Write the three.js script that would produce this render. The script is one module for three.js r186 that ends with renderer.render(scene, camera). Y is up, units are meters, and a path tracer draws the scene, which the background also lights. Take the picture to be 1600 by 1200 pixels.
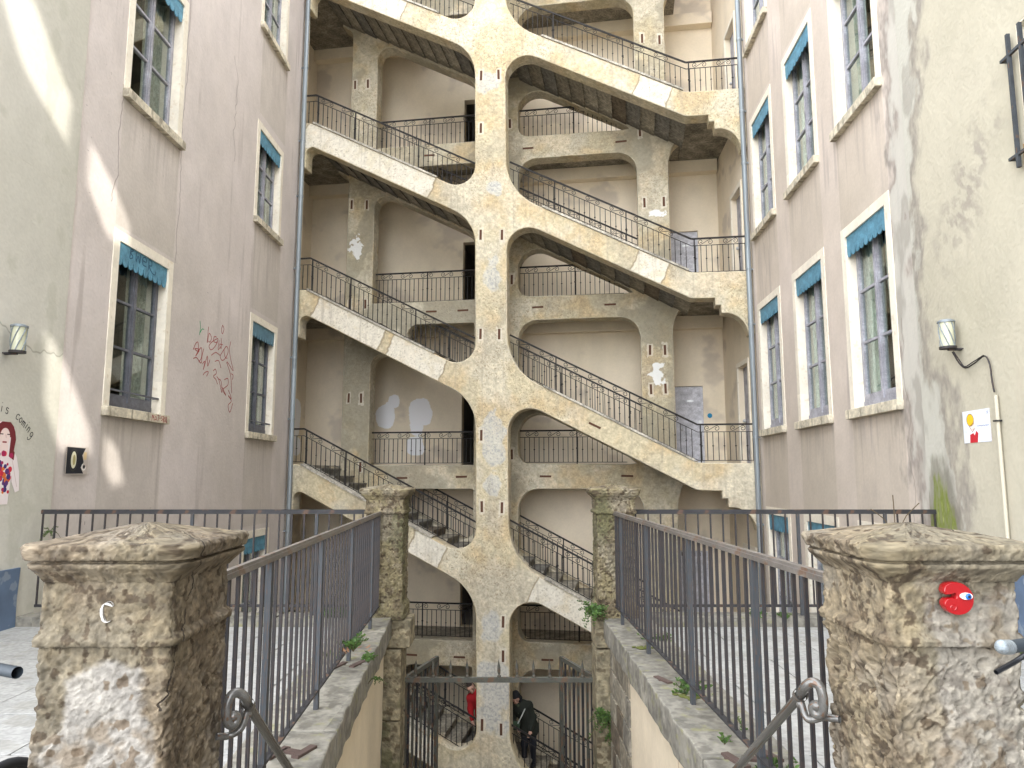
import * as THREE from 'three';
import { mergeGeometries } from 'three/addons/utils/BufferGeometryUtils.js';
import { MarchingCubes } from 'three/addons/objects/MarchingCubes.js';

// ---------------------------------------------------------------- camera, sky, sun, exposure
const scene = new THREE.Scene();
const PITCH = Math.atan(143 / 1130);
const camera = new THREE.PerspectiveCamera(2 * Math.atan(600 / 1130) * 180 / Math.PI, 4 / 3, 0.05, 400);
camera.position.set(0, 1.6, 0);
camera.rotation.x = PITCH;
scene.add(camera);
const renderer = new THREE.WebGLRenderer({ antialias: true });
renderer.toneMapping = THREE.LinearToneMapping;
renderer.toneMappingExposure = 2.2;
renderer.shadowMap.enabled = true;
const SUN = new THREE.Vector3(1.0, 0.5, 0.9).normalize();
{
  const w = 256, h = 128, d = new Float32Array(w * h * 4);
  for (let j = 0; j < h; j++) for (let i = 0; i < w; i++) {
    const el = (j + .5) / h * Math.PI - Math.PI / 2, az = (i + .5) / w * Math.PI * 2;
    const k = (j * w + i) * 4, up = Math.max(0, Math.sin(el));
    const cl = .5 + .5 * Math.sin(az * 3 + 2 * Math.sin(el * 5)) * Math.sin(el * 7 + az * 2);
    const b = el < 0 ? .5 : 3.3 - 1.2 * up + .25 * cl;
    d[k] = b * (.94 + .03 * cl); d[k + 1] = b * .99; d[k + 2] = b * (1.07 - .03 * cl); d[k + 3] = 1;
  }
  const t = new THREE.DataTexture(d, w, h, THREE.RGBAFormat, THREE.FloatType);
  t.mapping = THREE.EquirectangularReflectionMapping; t.magFilter = THREE.LinearFilter; t.minFilter = THREE.LinearFilter; t.needsUpdate = true;
  scene.background = t; scene.environment = t;
}
const sun = new THREE.DirectionalLight(new THREE.Color(1, .97, .9), 2.1);
sun.position.copy(SUN).multiplyScalar(60); sun.castShadow = true;
sun.shadow.mapSize.set(4096, 4096);
Object.assign(sun.shadow.camera, { left: -30, right: 30, top: 30, bottom: -30, near: 1, far: 140 });
sun.shadow.radius = 1.3;
scene.add(sun, sun.target);

// ---------------------------------------------------------------- helpers: random, noise, textures
let seed = 12345;
const rnd = () => { seed = (seed * 1664525 + 1013904223) >>> 0; return seed / 4294967296; };
const rr = (a, b) => a + (b - a) * rnd();
const LAT = new Float32Array(65536); for (let i = 0; i < 65536; i++) LAT[i] = rnd();
function N2(x, y) {
  const xi = Math.floor(x), yi = Math.floor(y); let fx = x - xi, fy = y - yi;
  fx = fx * fx * (3 - 2 * fx); fy = fy * fy * (3 - 2 * fy);
  const a = xi & 255, b = (xi + 1) & 255, c = (yi & 255) << 8, e = ((yi + 1) & 255) << 8;
  const p = LAT[a | c], q = LAT[b | c], r = LAT[a | e], s = LAT[b | e];
  return p + (q - p) * fx + (r - p + (p - q + s - r) * fx) * fy;
}
function F2(x, y, o = 4) { let a = .5, s = 0, n = 0; for (let i = 0; i < o; i++) { s += a * N2(x, y); n += a; a *= .5; x = x * 2.03 + 17.3; y = y * 2.03 + 9.1; } return s / n; }
function N3(x, y, z) {
  const zi = Math.floor(z); let f = z - zi; f = f * f * (3 - 2 * f);
  const a = N2(x + zi * 37.7, y + zi * 71.3), b = N2(x + (zi + 1) * 37.7, y + (zi + 1) * 71.3);
  return a + (b - a) * f;
}
function F3(x, y, z, o = 4) { let a = .5, s = 0, n = 0; for (let i = 0; i < o; i++) { s += a * N3(x, y, z); n += a; a *= .5; x = x * 2.03 + 5.3; y = y * 2.03 + 3.1; z = z * 2.03 + 8.7; } return s / n; }
const ss = (a, b, x) => { const t = Math.min(1, Math.max(0, (x - a) / (b - a))); return t * t * (3 - 2 * t); };
const mixc = (c, d, t) => { c[0] += (d[0] - c[0]) * t; c[1] += (d[1] - c[1]) * t; c[2] += (d[2] - c[2]) * t; };
const mulc = (c, k) => { c[0] *= k; c[1] *= k; c[2] *= k; };
// a colour map and a bump map of w x h pixels over W x H metres from (X0, Y0); fn(x, y, c) sets c = sRGB bytes + height 0..1
function surf(w, h, W, H, X0, Y0, fn) {
  const a = new Uint8Array(w * h * 4), b = new Uint8Array(w * h * 4), c = [0, 0, 0, .5];
  for (let j = 0; j < h; j++) for (let i = 0; i < w; i++) {
    c[3] = .5; fn(X0 + (i + .5) / w * W, Y0 + (j + .5) / h * H, c);
    const k = (j * w + i) * 4;
    for (let q = 0; q < 3; q++) a[k + q] = Math.max(0, Math.min(255, c[q]));
    b[k] = b[k + 1] = b[k + 2] = Math.max(0, Math.min(255, c[3] * 255)); a[k + 3] = b[k + 3] = 255;
  }
  const mk = (d, srgb) => {
    const t = new THREE.DataTexture(d, w, h); t.wrapS = t.wrapT = THREE.RepeatWrapping; t.magFilter = THREE.LinearFilter; t.minFilter = THREE.LinearMipmapLinearFilter; t.generateMipmaps = true;
    if (srgb) t.colorSpace = THREE.SRGBColorSpace;
    t.repeat.set(1 / W, 1 / H); t.offset.set(-X0 / W, -Y0 / H); t.needsUpdate = true; return t;
  };
  return { map: mk(a, true), bumpMap: mk(b, false) };
}
const std = (o) => new THREE.MeshStandardMaterial({ roughness: .9, metalness: 0, ...o });
const lin = (r, g, b) => new THREE.Color().setRGB(r, g, b);
const srgb = (r, g, b) => new THREE.Color(`rgb(${r},${g},${b})`);

// ---------------------------------------------------------------- helpers: geometry
const V = (x, y, z) => new THREE.Vector3(x, y, z);
function boxUV(g) {               // flat shaded, uv in metres by the dominant direction of each face
  if (g.index) g = g.toNonIndexed();
  g.computeVertexNormals();
  const p = g.attributes.position, n = g.attributes.normal, uv = new Float32Array(p.count * 2);
  for (let i = 0; i < p.count; i++) {
    const ax = Math.abs(n.getX(i)), ay = Math.abs(n.getY(i)), az = Math.abs(n.getZ(i));
    if (ay >= ax && ay >= az) { uv[i * 2] = p.getX(i); uv[i * 2 + 1] = p.getZ(i); }
    else if (ax > az) { uv[i * 2] = p.getZ(i); uv[i * 2 + 1] = p.getY(i); }
    else { uv[i * 2] = p.getX(i); uv[i * 2 + 1] = p.getY(i); }
  }
  g.setAttribute('uv', new THREE.BufferAttribute(uv, 2));
  for (const k of Object.keys(g.attributes)) if (!['position', 'normal', 'uv'].includes(k)) g.deleteAttribute(k);
  return g;
}
const bx = (w, h, d, x = 0, y = 0, z = 0) => boxUV(new THREE.BoxGeometry(w, h, d).translate(x, y, z));
const bb = (x0, x1, y0, y1, z0, z1) => bx(x1 - x0, y1 - y0, z1 - z0, (x0 + x1) / 2, (y0 + y1) / 2, (z0 + z1) / 2);
const merge = (a) => mergeGeometries(a.map((g) => (g.index ? g.toNonIndexed() : g)), false);
function rod(a, b, w, h = w) {    // a square bar from a to b
  const d = b.clone().sub(a), L = d.length(), g = new THREE.BoxGeometry(w, L, h);
  g.applyQuaternion(new THREE.Quaternion().setFromUnitVectors(V(0, 1, 0), d.normalize())); g.translate((a.x + b.x) / 2, (a.y + b.y) / 2, (a.z + b.z) / 2);
  return boxUV(g);
}
const strip = (g) => { g = g.index ? g.toNonIndexed() : g; for (const k of Object.keys(g.attributes)) if (!['position', 'normal', 'uv'].includes(k)) g.deleteAttribute(k); return g; };
const tube = (pts, r, seg = 24, rad = 8, closed = false) => strip(new THREE.TubeGeometry(new THREE.CatmullRomCurve3(pts, closed), seg, r, rad, closed));
const cyl = (r0, r1, h, x, y, z, n = 16) => strip(new THREE.CylinderGeometry(r0, r1, h, n).translate(x, y, z));
function roundPoly(pts, seg = 8) {  // [x, y, tangent length] -> smooth outline
  const out = [], n = pts.length;
  for (let i = 0; i < n; i++) {
    const [x, y, t] = pts[i]; if (!t) { out.push(new THREE.Vector2(x, y)); continue; }
    const p = pts[(i + n - 1) % n], q = pts[(i + 1) % n];
    const a = [p[0] - x, p[1] - y], b = [q[0] - x, q[1] - y], la = Math.hypot(...a), lb = Math.hypot(...b);
    const tt = Math.min(t, la * .98, lb * .98), u = [a[0] / la, a[1] / la], v = [b[0] / lb, b[1] / lb];
    const cs = u[0] * v[0] + u[1] * v[1], half = Math.acos(Math.max(-1, Math.min(1, cs))) / 2, R = tt * Math.tan(half);
    const m = [u[0] + v[0], u[1] + v[1]], lm = Math.hypot(...m), D = R / Math.sin(half);
    const cx = x + m[0] / lm * D, cy = y + m[1] / lm * D;
    let a0 = Math.atan2(y + u[1] * tt - cy, x + u[0] * tt - cx), a1 = Math.atan2(y + v[1] * tt - cy, x + v[0] * tt - cx), da = a1 - a0;
    while (da > Math.PI) da -= 2 * Math.PI; while (da < -Math.PI) da += 2 * Math.PI;
    for (let k = 0; k <= seg; k++) out.push(new THREE.Vector2(cx + R * Math.cos(a0 + da * k / seg), cy + R * Math.sin(a0 + da * k / seg)));
  }
  return out;
}
const poly = (pts) => new THREE.Shape(pts.map((p) => (p.isVector2 ? p : new THREE.Vector2(p[0], p[1]))));
function extr(shape, z0, z1, bevel = 0) {
  const g = new THREE.ExtrudeGeometry(shape, { depth: z1 - z0 - 2 * bevel, bevelEnabled: bevel > 0, bevelSize: bevel, bevelThickness: bevel, bevelOffset: -bevel, bevelSegments: 2, curveSegments: 12 });
  return strip(g.translate(0, 0, z0 + bevel));
}
const taken = {};
function numbered(n) { const k = taken[n] = (taken[n] ?? -1) + 1; return k ? `${n}_${String(k).padStart(3, '0')}` : n; }
function thing(name, label, category, pos = V(0, 0, 0), turn = 0, group) {
  const o = new THREE.Group(); o.name = numbered(name); o.position.copy(pos); o.rotation.y = turn; scene.add(o);
  o.userData = { label, category }; if (group) o.userData.group = group; return o;
}
function struct(name, label, category, pos = V(0, 0, 0), turn = 0) { const o = thing(name, label, category, pos, turn); o.userData.kind = 'structure'; return o; }
function part(name, geo, mat, parent) {
  const m = new THREE.Mesh(Array.isArray(geo) ? merge(geo) : geo, mat); m.name = name; m.castShadow = m.receiveShadow = true; parent.add(m); return m;
}
function at(px, py, depth) {      // a pixel of the 1600 x 1200 photograph at a horizontal depth -> world point
  const x = (px - 800) / 1130, y = -(py - 600) / 1130, c = Math.cos(PITCH), s = Math.sin(PITCH);
  const d = V(x, y * c + s, y * s - c), t = depth / -d.z; return V(d.x * t, 1.6 + d.y * t, -depth);
}

// ---------------------------------------------------------------- frames of reference: the staircase front, the two side walls
const PHI = 9.2 * Math.PI / 180, P0 = V(-.438, 0, -16.1), Ldir = V(Math.cos(PHI), 0, Math.sin(PHI)), Ndir = V(Math.sin(PHI), 0, -Math.cos(PHI));
const fpos = (u, v, w = 0) => P0.clone().addScaledVector(Ldir, u).addScaledVector(Ndir, w).setY(v);   // u right, v up, w behind the front
const fturn = -PHI;
const PL = fpos(-4.83, 0), PR = fpos(5.70, 0);
const dL = V(15 / 1139, 0, -1).normalize(), dR = V(80 / 1139, 0, -1).normalize();
const turnL = Math.atan2(-dL.z, dL.x), turnR = Math.atan2(dR.z, -dR.x);         // local x = away from us (left wall), towards us (right wall); z = out of the wall
const LEV = [-6.47, -2.3, 1.86, 6.0, 10.2, 14.38, 18.56];

const AVA = [[-.3, 11.04], [.12, 11.03], [-.3, 9.72], [-.29, 7.12], [.21, 7.09], [-.28, 4.79], [.15, 4.77], [-.25, 2.49], [-.23, .92], [.22, .9], [.25, -1.52], [.25, -2.23], [-.2, -3.65], [.21, -3.72]];
const BVA = [[-4.1, 12.05], [-3.74, 12.05], [-4.1, 8.69], [-3.68, 8.66], [-4.08, 6.01], [-3.65, 5.99], [-4.03, 3.56], [-3.7, 3.55], [-3.67, 1.81], [3.49, 8.27], [3.96, 8.27], [3.54, 4.59], [3.89, 4.58], [3.54, 3.64], [3.88, 3.65], [3.53, 12.61], [3.96, 12.53], [3.42, 10.12], [4.0, 10.07], [.18, 6.47], [.13, 10.6], [.18, 2.11]];
// ---------------------------------------------------------------- materials
const M = {};
{
  const plaster = (base, amp, seedx, extra) => (x, y, c) => {
    const n = F2(x * .6 + seedx, y * .6, 4), m = F2(x * 3.1 + seedx, y * 2.3 + 40, 4), f = F2(x * 34 + seedx, y * 34, 2), g = F2(x * 9, y * 7 + seedx, 3);
    const k = 1 + amp * ((n - .5) * 1.3 + (m - .5) * .9 + (f - .5) * .45);
    c[0] = base[0] * k; c[1] = base[1] * k; c[2] = base[2] * (k + (n - .5) * .03);
    c[3] = .5 + (g - .5) * .5 + (f - .5) * .35;
    if (extra) extra(x, y, c, n, m, f);
  };
  const crack = (x, y, x0, y0, y1, wob, sd) => { if (y < y0 || y > y1) return 0; const cx = x0 + (F2(y * 2.1 + sd, sd, 4) - .5) * wob; return 1 - ss(.004, .014, Math.abs(x - cx)); };
  const winPanel = (x, y, cols, rows, c) => {      // newer render below each window, and pale bands between the panels
    for (const [a, b] of cols) for (const [bot, top] of rows) if (x > a - .12 + (F2(y * 3, 7, 3) - .5) * .02 && x < b + .12 + (F2(y * 2, 3, 3) - .5) * .04 && y < bot - .1 && y > top) { mulc(c, .955); c[2] *= .985; const d = bot - .14 - y; if (d > 0 && d < 1.1) mixc(c, [140, 130, 122], ss(.5, .7, F2(x * 17 + bot, y * .8, 4)) * ss(1.1, .1, d + (F2(x * 9, 2, 2) - .5) * .7) * .24); }
  };
  const rowsL = [[-1.67, -6], [2.5, .6], [6.85, 4.95], [11, 9.1]], colsL = [[-7.43, -6.05], [-2.55, -1.2]];
  Object.assign(M, { wallL: std({ ...surf(1024, 2048, 8.6, 17, -8.5, -3, plaster([201, 191, 184], .1, 3, (x, y, c, n, m, f) => {
    winPanel(x, y, colsL, rowsL, c);
    const dr = F2(x * 6, y * .5 + 3, 4); mixc(c, [150, 139, 132], .35 * ss(.6, .8, dr) * ss(.45, .6, n));
    const k = crack(x, y, -5.85, 4.9, 9.5, .25, 5) + crack(x, y, -7.6, 5.2, 6.9, .3, 9) + crack(x, y, -3.9, 7.5, 9.5, .5, 21);
    if (k > 0) { mixc(c, [120, 108, 102], .55 * k); c[3] -= .25 * k; }
    if (N2(x * 31, y * 31) > .985) mixc(c, [110, 100, 95], .5);
  })), bumpScale: .007 }) });
  const colsR = [[.42, 1.75], [2.75, 4.08], [5.05, 6.37]], rowsR = [[-1.66, -6], [2.52, .95], [6.68, 5.15], [10.85, 9.3]];
  const damp = (x, y) => {     // the damp, dark run beside the corner of the two buildings (x = distance along the wall)
    const c0 = 6.95 + .22 * Math.sin(y * .9 + 1) + (F2(y * .8, 3.3, 3) - .5) * .6, wd = .22 + .28 * F2(y * .55, 11, 3);
    return { e: Math.abs(x - c0) / (wd * 1.15) + (F2(x * 6, y * 3.2, 6) - .5) * 1.7, s: x - c0 };
  };
  const dampIn = (x, y, c) => {
    const { e } = damp(x, y), g = F2(x * 24, y * 11, 3);
    mixc(c, [126, 119, 112], ss(1.6, .95, e) * ss(.35, .95, e) * (.3 + .6 * g));     // tide line
    mixc(c, [186, 184, 174], ss(.95, .5, e) * .75);
    mixc(c, [140, 134, 124], ss(.9, .4, e) * ss(.52, .64, F2(x * 3.2, y * 1.3 + 8, 4)) * .5);
  };
  M.wallR = std({ ...surf(1024, 2048, 7.2, 17, 0, -3, plaster([201, 188, 175], .1, 31, (x, y, c, n) => {
    winPanel(x, y, colsR, rowsR, c);
    const dr = F2(x * 7, y * .45 + 13, 4); mixc(c, [152, 142, 136], .4 * ss(.6, .8, dr) * ss(.4, .6, n));
    dampIn(x, y, c);
    const k = crack(x, y, 1.0, 5.2, 6.3, .2, 51) + crack(x, y, 6.6, 1, 3.5, .3, 77); if (k > 0) mixc(c, [130, 120, 112], .5 * k);
  })), bumpScale: .004 });
  M.creamR = std({ ...surf(1024, 2048, 4, 16, 6.9, -2.5, plaster([183, 176, 157], .08, 63, (x, y, c, n, m) => {
    dampIn(x, y, c);
    const st = F2(x * 3 + y * 1.2, y * 2.1, 5); mixc(c, [150, 142, 130], ss(1.1, .3, Math.hypot((x - 8.25 + (y - 4.6) * -.5) / .6, (y - 4.4) / 1.0) + (F2(x * 3, y * 2.5, 5) - .5) * 1.6) * ss(.4, .66, F2(x * 11 + y * 5, y * 9, 5)) * .75);
    const dr = ss(.56, .75, F2(x * 12, y * .6, 4)); mixc(c, [176, 166, 148], dr * .35 * ss(3.1, 2.6, y) * ss(7.5, 7.7, x));
    const mx = (x - 7.26) / .33, my = (y - .4) / 1.18, e = Math.max(Math.abs(mx), my > 0 ? Math.hypot(mx * .9, my) : 0) + (F2(x * 14, y * 5, 4) - .5) * .35;
    const gr = F2(x * 26, y * 7, 4); mixc(c, [92, 88, 74], ss(1.3, 1.02, e) * .5); mixc(c, [112, 122, 52], ss(1.02, .85, e) * (.55 + .45 * ss(.35, .6, gr))); mixc(c, [168, 170, 110], ss(.9, .7, e) * ss(.55, .72, gr) * .7);
    if (N2(x * 27, y * 27) > .988) mixc(c, [140, 128, 105], .5);
  })), bumpScale: .008 });
  M.sage = std({ ...surf(1024, 1024, 5, 5, 0, 0, plaster([197, 193, 181], .09, 91, (x, y, c, n, m) => {
    mixc(c, [168, 166, 150], ss(.58, .7, m) * .35);
    const k = crack(y, x, 3.1, .3, 2.6, .5, 14); if (k > 0) { mixc(c, [130, 128, 116], .5 * k); c[3] -= .2 * k; }
  })), bumpScale: .005 });
  M.innerWall = std({ ...surf(768, 1536, 12, 24, -6, -7, plaster([230, 216, 192], .08, 117, (x, y, c, n, m) => {
    mixc(c, [150, 138, 130], .3 * ss(.6, .75, F2(x * 1.2, y * 1.4 + 6, 4)));
    for (const [a, b, ra, rb, s] of [[-3.6, 3.22, .27, .34, 1], [-3.36, 3.62, .17, .2, 2], [-3.5, 3.48, .12, .14, 2], [-2.62, 3.3, .33, .36, 3], [-2.7, 2.96, .2, .3, 4], [-2.74, 2.4, .25, .27, 5]]) {
      const e = Math.max(Math.abs(x - a) / ra, Math.abs(y - b) / rb) * .35 + Math.hypot((x - a) / ra, (y - b) / rb) * .65 + (F2(x * 4 + s * 9, y * 4, 3) - .5) * .35;
      if (e < 1) { c[0] = 246; c[1] = 245; c[2] = 246; }
    }
  })), bumpScale: .003 });
  // old lime plaster and stone of the staircase
  const stone = (seedx, tone) => (x, y, c) => {
    const n = F2(x * .8 + seedx, y * .7, 4), m = F2(x * 2.6 + seedx, y * 2.2 + 9, 5), f = F2(x * 16 + seedx, y * 16, 4), p = F2(x * 38, y * 38 + seedx, 2), q = F2(x * 1.1 + 50 + seedx, y * 1.1, 5);
    c[0] = 205 * tone; c[1] = 192 * tone; c[2] = 160 * tone;
    mixc(c, [188, 160, 118], ss(.42, .76, m) * .5); mixc(c, [208, 202, 188], ss(.44, .64, q) * .42); mixc(c, [166, 157, 138], ss(.48, .74, F2(x * 1.7 + 80, y * 1.3 + seedx, 5)) * .5);
    mulc(c, 1 + (f - .5) * .26 + (p - .5) * .18);
    const pit = ss(.6, .78, F2(x * 44 + 7, y * 44, 3)) * ss(.4, .6, n); mixc(c, [128, 114, 90], pit * .6);
    c[3] = .55 + (f - .5) * .7 + (p - .5) * .3 - pit * .45;
  };
  const white = [[5, 0, -4.4, -2.15], [5, 1, 3.45, 4.15], [4, 0, -4.6, -1.35], [4, 1, 3.3, 3.98], [3, 0, -2.3, -1.05], [3, 0, -4.2, -2.5], [2, 0, -1.75, -1.0], [2, 1, 1.0, 2.5], [1, 0, -2.2, -1.1], [1, 1, 2.0, 3.0]];
  const blobs = [[0, 6.05, .22, .5], [.02, 2.3, .3, .75], [.0, 1.4, .25, .3], [.03, -2.9, .5, .95], [0, -1.7, .3, .4], [-.1, 10.9, .5, .3], [.05, 8.2, .2, .2]];
  // pale mortar round the iron anchors
  const near = (L, x, y, c) => { for (const [a, b] of L) { const dx = Math.abs(x - a), dy = Math.abs(y - b); if (dx < .13 && dy < .24) { const e = Math.max(dx / .07, dy / .17) + (F2(x * 13, y * 13, 4) - .5) * .9; mixc(c, [214, 206, 188], ss(1.05, .8, e) * .7); } } };
  const front = stone(4, .95);
  M.front = std({ ...surf(1024, 2048, 11, 22, -5, -7, (x, y, c) => {
    front(x, y, c);
    const ed = (F2(x * 4, y * 4, 3) - .5) * .14, f = F2(x * 30, y * 30, 2);
    for (const [k, side, a, b] of white) {
      const t = side ? LEV[k - 1] + 2.08 - .513 * (x - .4) - y : LEV[k] - .513 * (x + 4.54) - y; if (t < -.15 || t > .7) continue;
      const d = Math.min(x + t * .35 - a, b - x - t * .35) + ed;
      if (d > 0) { const g = 1 + (f - .5) * .16; mixc(c, [218 * g, 212 * g, 198 * g], .82 - .3 * ss(.5, .7, F2(x * 5, y * 5, 4))); if (F2(x * 34, y * 34, 3) > .72) mixc(c, [140, 128, 110], .5); c[3] = .55 + (f - .5) * .3; }
      if (Math.abs(d) < .016) { mixc(c, [128, 114, 90], .6); c[3] -= .2; }
    }
    for (const [a, b, ra, rb] of blobs) { const e = Math.hypot((x - a) / ra, (y - b) / rb) + (F2(x * 3.5, y * 3.5, 5) - .5) * 1.3; const g = F2(x * 18, y * 18, 4); mixc(c, [196, 197, 194], ss(1, .7, e) * .6); mixc(c, [150, 150, 150], ss(.95, .75, e) * ss(.52, .7, F2(x * 30, y * 30, 4)) * .6); }
    near(AVA, x, y, c);
    // drip stains of soot under the railings
    const dr = ss(.6, .78, F2(x * 13, y * .9 + 5, 4)); mixc(c, [150, 140, 124], dr * .3);
  }), bumpScale: .014 });
  const rear = stone(29, .86);
  M.rear = std({ ...surf(1024, 2048, 11, 22, -5, -7, (x, y, c) => {
    rear(x, y, c);
    const g = ss(.5, .56, F2(x * .9 + 31, y * .75, 5)); mixc(c, [140, 134, 116], g * .55);
    near(BVA, x, y, c);
    for (const [a, b, ra, rb] of [[-3.95, 7.5, .2, .32], [3.7, 4.0, .2, .3], [3.8, 8.0, .25, .1]]) { const e = Math.hypot((x - a) / ra, (y - b) / rb) + (F2(x * 9, y * 9, 4) - .5) * 1.8; mixc(c, [222, 221, 216], ss(.8, .7, e)); }
  }), bumpScale: .012 });
  // step stones: five tones of one grain
  const sg = surf(512, 512, 2, 2, 0, 0, (x, y, c) => { const n = F2(x * 4, y * 4, 5), f = F2(x * 30, y * 30, 3); const k = 255 * (.72 + .5 * (n - .5) + .4 * (f - .5)); c[0] = k; c[1] = k * .985; c[2] = k * .95; c[3] = f; });
  M.steps = [[.5, .46, .38], [.42, .38, .31], [.27, .22, .165], [.36, .34, .3], [.56, .52, .44], [.32, .31, .29]].map((c) => std({ ...sg, bumpScale: .006, color: lin(...c) }));
  M.edge = std({ ...sg, bumpScale: .004, color: lin(.82, .78, .7) }); M.slab = std({ ...sg, bumpScale: .006, color: lin(.5, .46, .39) });
  M.paving = [[.46, .455, .43], [.44, .435, .415], [.48, .47, .445], [.455, .45, .43]].map((c) => std({ ...surf(256, 256, 1.2, 1.2, rr(0, 40), rr(0, 40), (x, y, c2) => { const n = F2(x * 2, y * 2, 5), f = F2(x * 40, y * 40, 2); const st = ss(.6, .72, F2(x * 5, y * 5, 4)); const k = 255 * (.86 + .12 * (n - .5) + .2 * (f - .5)); c2[0] = k; c2[1] = k; c2[2] = k; mixc(c2, [190, 187, 178], st * .4); c2[3] = f; }), bumpScale: .003, color: lin(...c) }));
  M.joint = std({ color: lin(.2, .19, .17) });
  M.coping = [0, 1, 2].map((i) => std({ ...surf(512, 512, 1.6, 1.6, 7 + i * 9, 3, (x, y, c) => {
    const n = F2(x * 2.2, y * 2.2, 5), f = F2(x * 26, y * 26, 3), b = F2(x * 6, y * 6 + 3, 5); const k = 1 + (n - .5) * .5 + (f - .5) * .4;
    c[0] = 126 * k; c[1] = 122 * k; c[2] = 112 * k; mixc(c, [88, 84, 76], ss(.52, .7, F2(x * 13, y * 13 + 3, 5)) * .55); mixc(c, [150, 145, 132], ss(.54, .7, F2(x * 9 + 5, y * 9, 4)) * .45); mixc(c, [132, 130, 82], ss(.6, .8, F2(x * 13 + 31, y * 13, 5)) * .5); c[3] = .5 + (f - .5) * .8 + (b - .5) * .5;
  }), bumpScale: .008 }));
  M.creamWall = std({ ...surf(512, 512, 3, 3, 0, 0, plaster([222, 208, 184], .1, 140, (x, y, c) => { const k = crack(x, y, 1.2, 0, 2, .4, 8) + crack(x, y, 2.1, .5, 3, .3, 18); if (k > 0) mixc(c, [150, 120, 90], .6 * k); })), bumpScale: .004 });
  M.rubble = std({ ...surf(512, 512, 2, 2, 0, 0, (x, y, c) => { const n = F2(x * 3, y * 3, 5), f = F2(x * 24, y * 24, 4); const k = 1 + (n - .5) * .5 + (f - .5) * .7; c[0] = 136 * k; c[1] = 126 * k; c[2] = 102 * k; mixc(c, [80, 80, 52], ss(.58, .7, F2(x * 4 + 9, y * 4, 4)) * .5); mixc(c, [84, 72, 54], ss(.6, .68, F2(x * 19, y * 19, 3)) * .6); c[3] = f; }), bumpScale: .02 });
  const clothNoise = surf(256, 256, .5, .5, 0, 0, (x, y, c) => { const f = .85 + .3 * (F2(x * 60, y * 60, 2) - .5); c[0] = c[1] = c[2] = 255 * f; c[3] = f; });
  M.cloth = (r, g, b) => std({ ...clothNoise, color: lin(r, g, b), bumpScale: .002, roughness: .95 });
}
const worn = (r, g, b, spec, rust = .7) => { const s = rr(0, 90); return std({ ...surf(256, 256, .8, .8, s, s, (x, y, c) => { const n = F2(x * 9, y * 9, 4), f = F2(x * 60, y * 60, 2), k = 1 + (n - .5) * .4 + (f - .5) * .2; c[0] = r * k; c[1] = g * k; c[2] = b * k; mixc(c, [104, 74, 54], ss(.6, .72, F2(x * 14 + 3, y * 14, 4)) * rust); c[3] = f; }), bumpMap: null, roughness: .55, metalness: .15, ...spec }); };
M.iron = std({ color: lin(.02, .017, .015), roughness: .85 });
M.fence = worn(44, 43, 45, { metalness: 0, roughness: .7 }); M.fenceTop = worn(112, 106, 100, { roughness: .45, metalness: .1 }); M.fenceBlue = worn(60, 64, 68, { metalness: 0, roughness: .7 });
M.gate = worn(78, 78, 70, { roughness: .7, metalness: 0 }); M.handrail = worn(104, 102, 98, { roughness: .26, metalness: .3 });
M.rust = std({ color: lin(.1, .045, .025), roughness: .95 }); M.clamp = std({ color: lin(.085, .055, .045), roughness: .9 });
M.zinc = worn(136, 144, 148, { roughness: .45, metalness: .25 }, .15);
M.trim = std({ ...surf(256, 512, 2, 4, 3, 3, (x, y, c) => { const k = 1 + (F2(x * 3, y * 3, 5) - .5) * .14 + (F2(x * 30, y * 30, 2) - .5) * .06; c[0] = 230 * k; c[1] = 221 * k; c[2] = 203 * k; mixc(c, [206, 190, 164], ss(.7, .76, F2(x * 12, y * 9, 5)) * .5); c[3] = F2(x * 20, y * 20, 3); }), bumpScale: .003 });
M.sill = std({ ...surf(256, 256, 1.5, 1.5, 5, 9, (x, y, c) => { const k = 1 + (F2(x * 4, y * 4, 5) - .5) * .3 + (F2(x * 30, y * 30, 3) - .5) * .3; c[0] = 204 * k; c[1] = 194 * k; c[2] = 172 * k; mixc(c, [120, 112, 98], ss(.55, .7, F2(x * 11, y * 5, 5)) * .6); c[3] = F2(x * 26, y * 26, 3); }), bumpScale: .005 });
M.frame = worn(156, 155, 162, { roughness: .55, metalness: 0 }, 0); M.frameDark = worn(100, 101, 108, { roughness: .55, metalness: 0 }, 0);
M.valance = worn(88, 138, 160, { roughness: .6, metalness: 0 }, 0); M.valanceDull = worn(92, 126, 142, { roughness: .6, metalness: 0 }, 0);
M.glass = new THREE.MeshPhysicalMaterial({ color: lin(.86, .9, .88), transmission: 1, thickness: 0, roughness: .03, ior: 1.52 });
M.curtainR = M.cloth(.72, .78, .7); M.curtainL = M.cloth(.75, .73, .66); M.dark = std({ color: lin(.012, .012, .014) }); M.room = std({ color: lin(.12, .11, .1) }); M.corridor = std({ color: lin(.3, .27, .23) });
M.blueDoor = worn(182, 181, 186, { roughness: .5, metalness: 0 }, 0); M.steel = std({ color: lin(.5, .5, .49), metalness: .2, roughness: .3 });
M.roof = std({ color: lin(.22, .1, .065) }); M.bluePlinth = std({ ...surf(256, 256, 2, 2, 0, 0, (x, y, c) => { const k = 1 + (F2(x * 4, y * 4, 5) - .5) * .3; c[0] = 88 * k; c[1] = 104 * k; c[2] = 126 * k; mixc(c, [150, 156, 160], ss(.62, .7, F2(x * 9, y * 9, 4)) * .5); c[3] = .5; }) });
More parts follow.
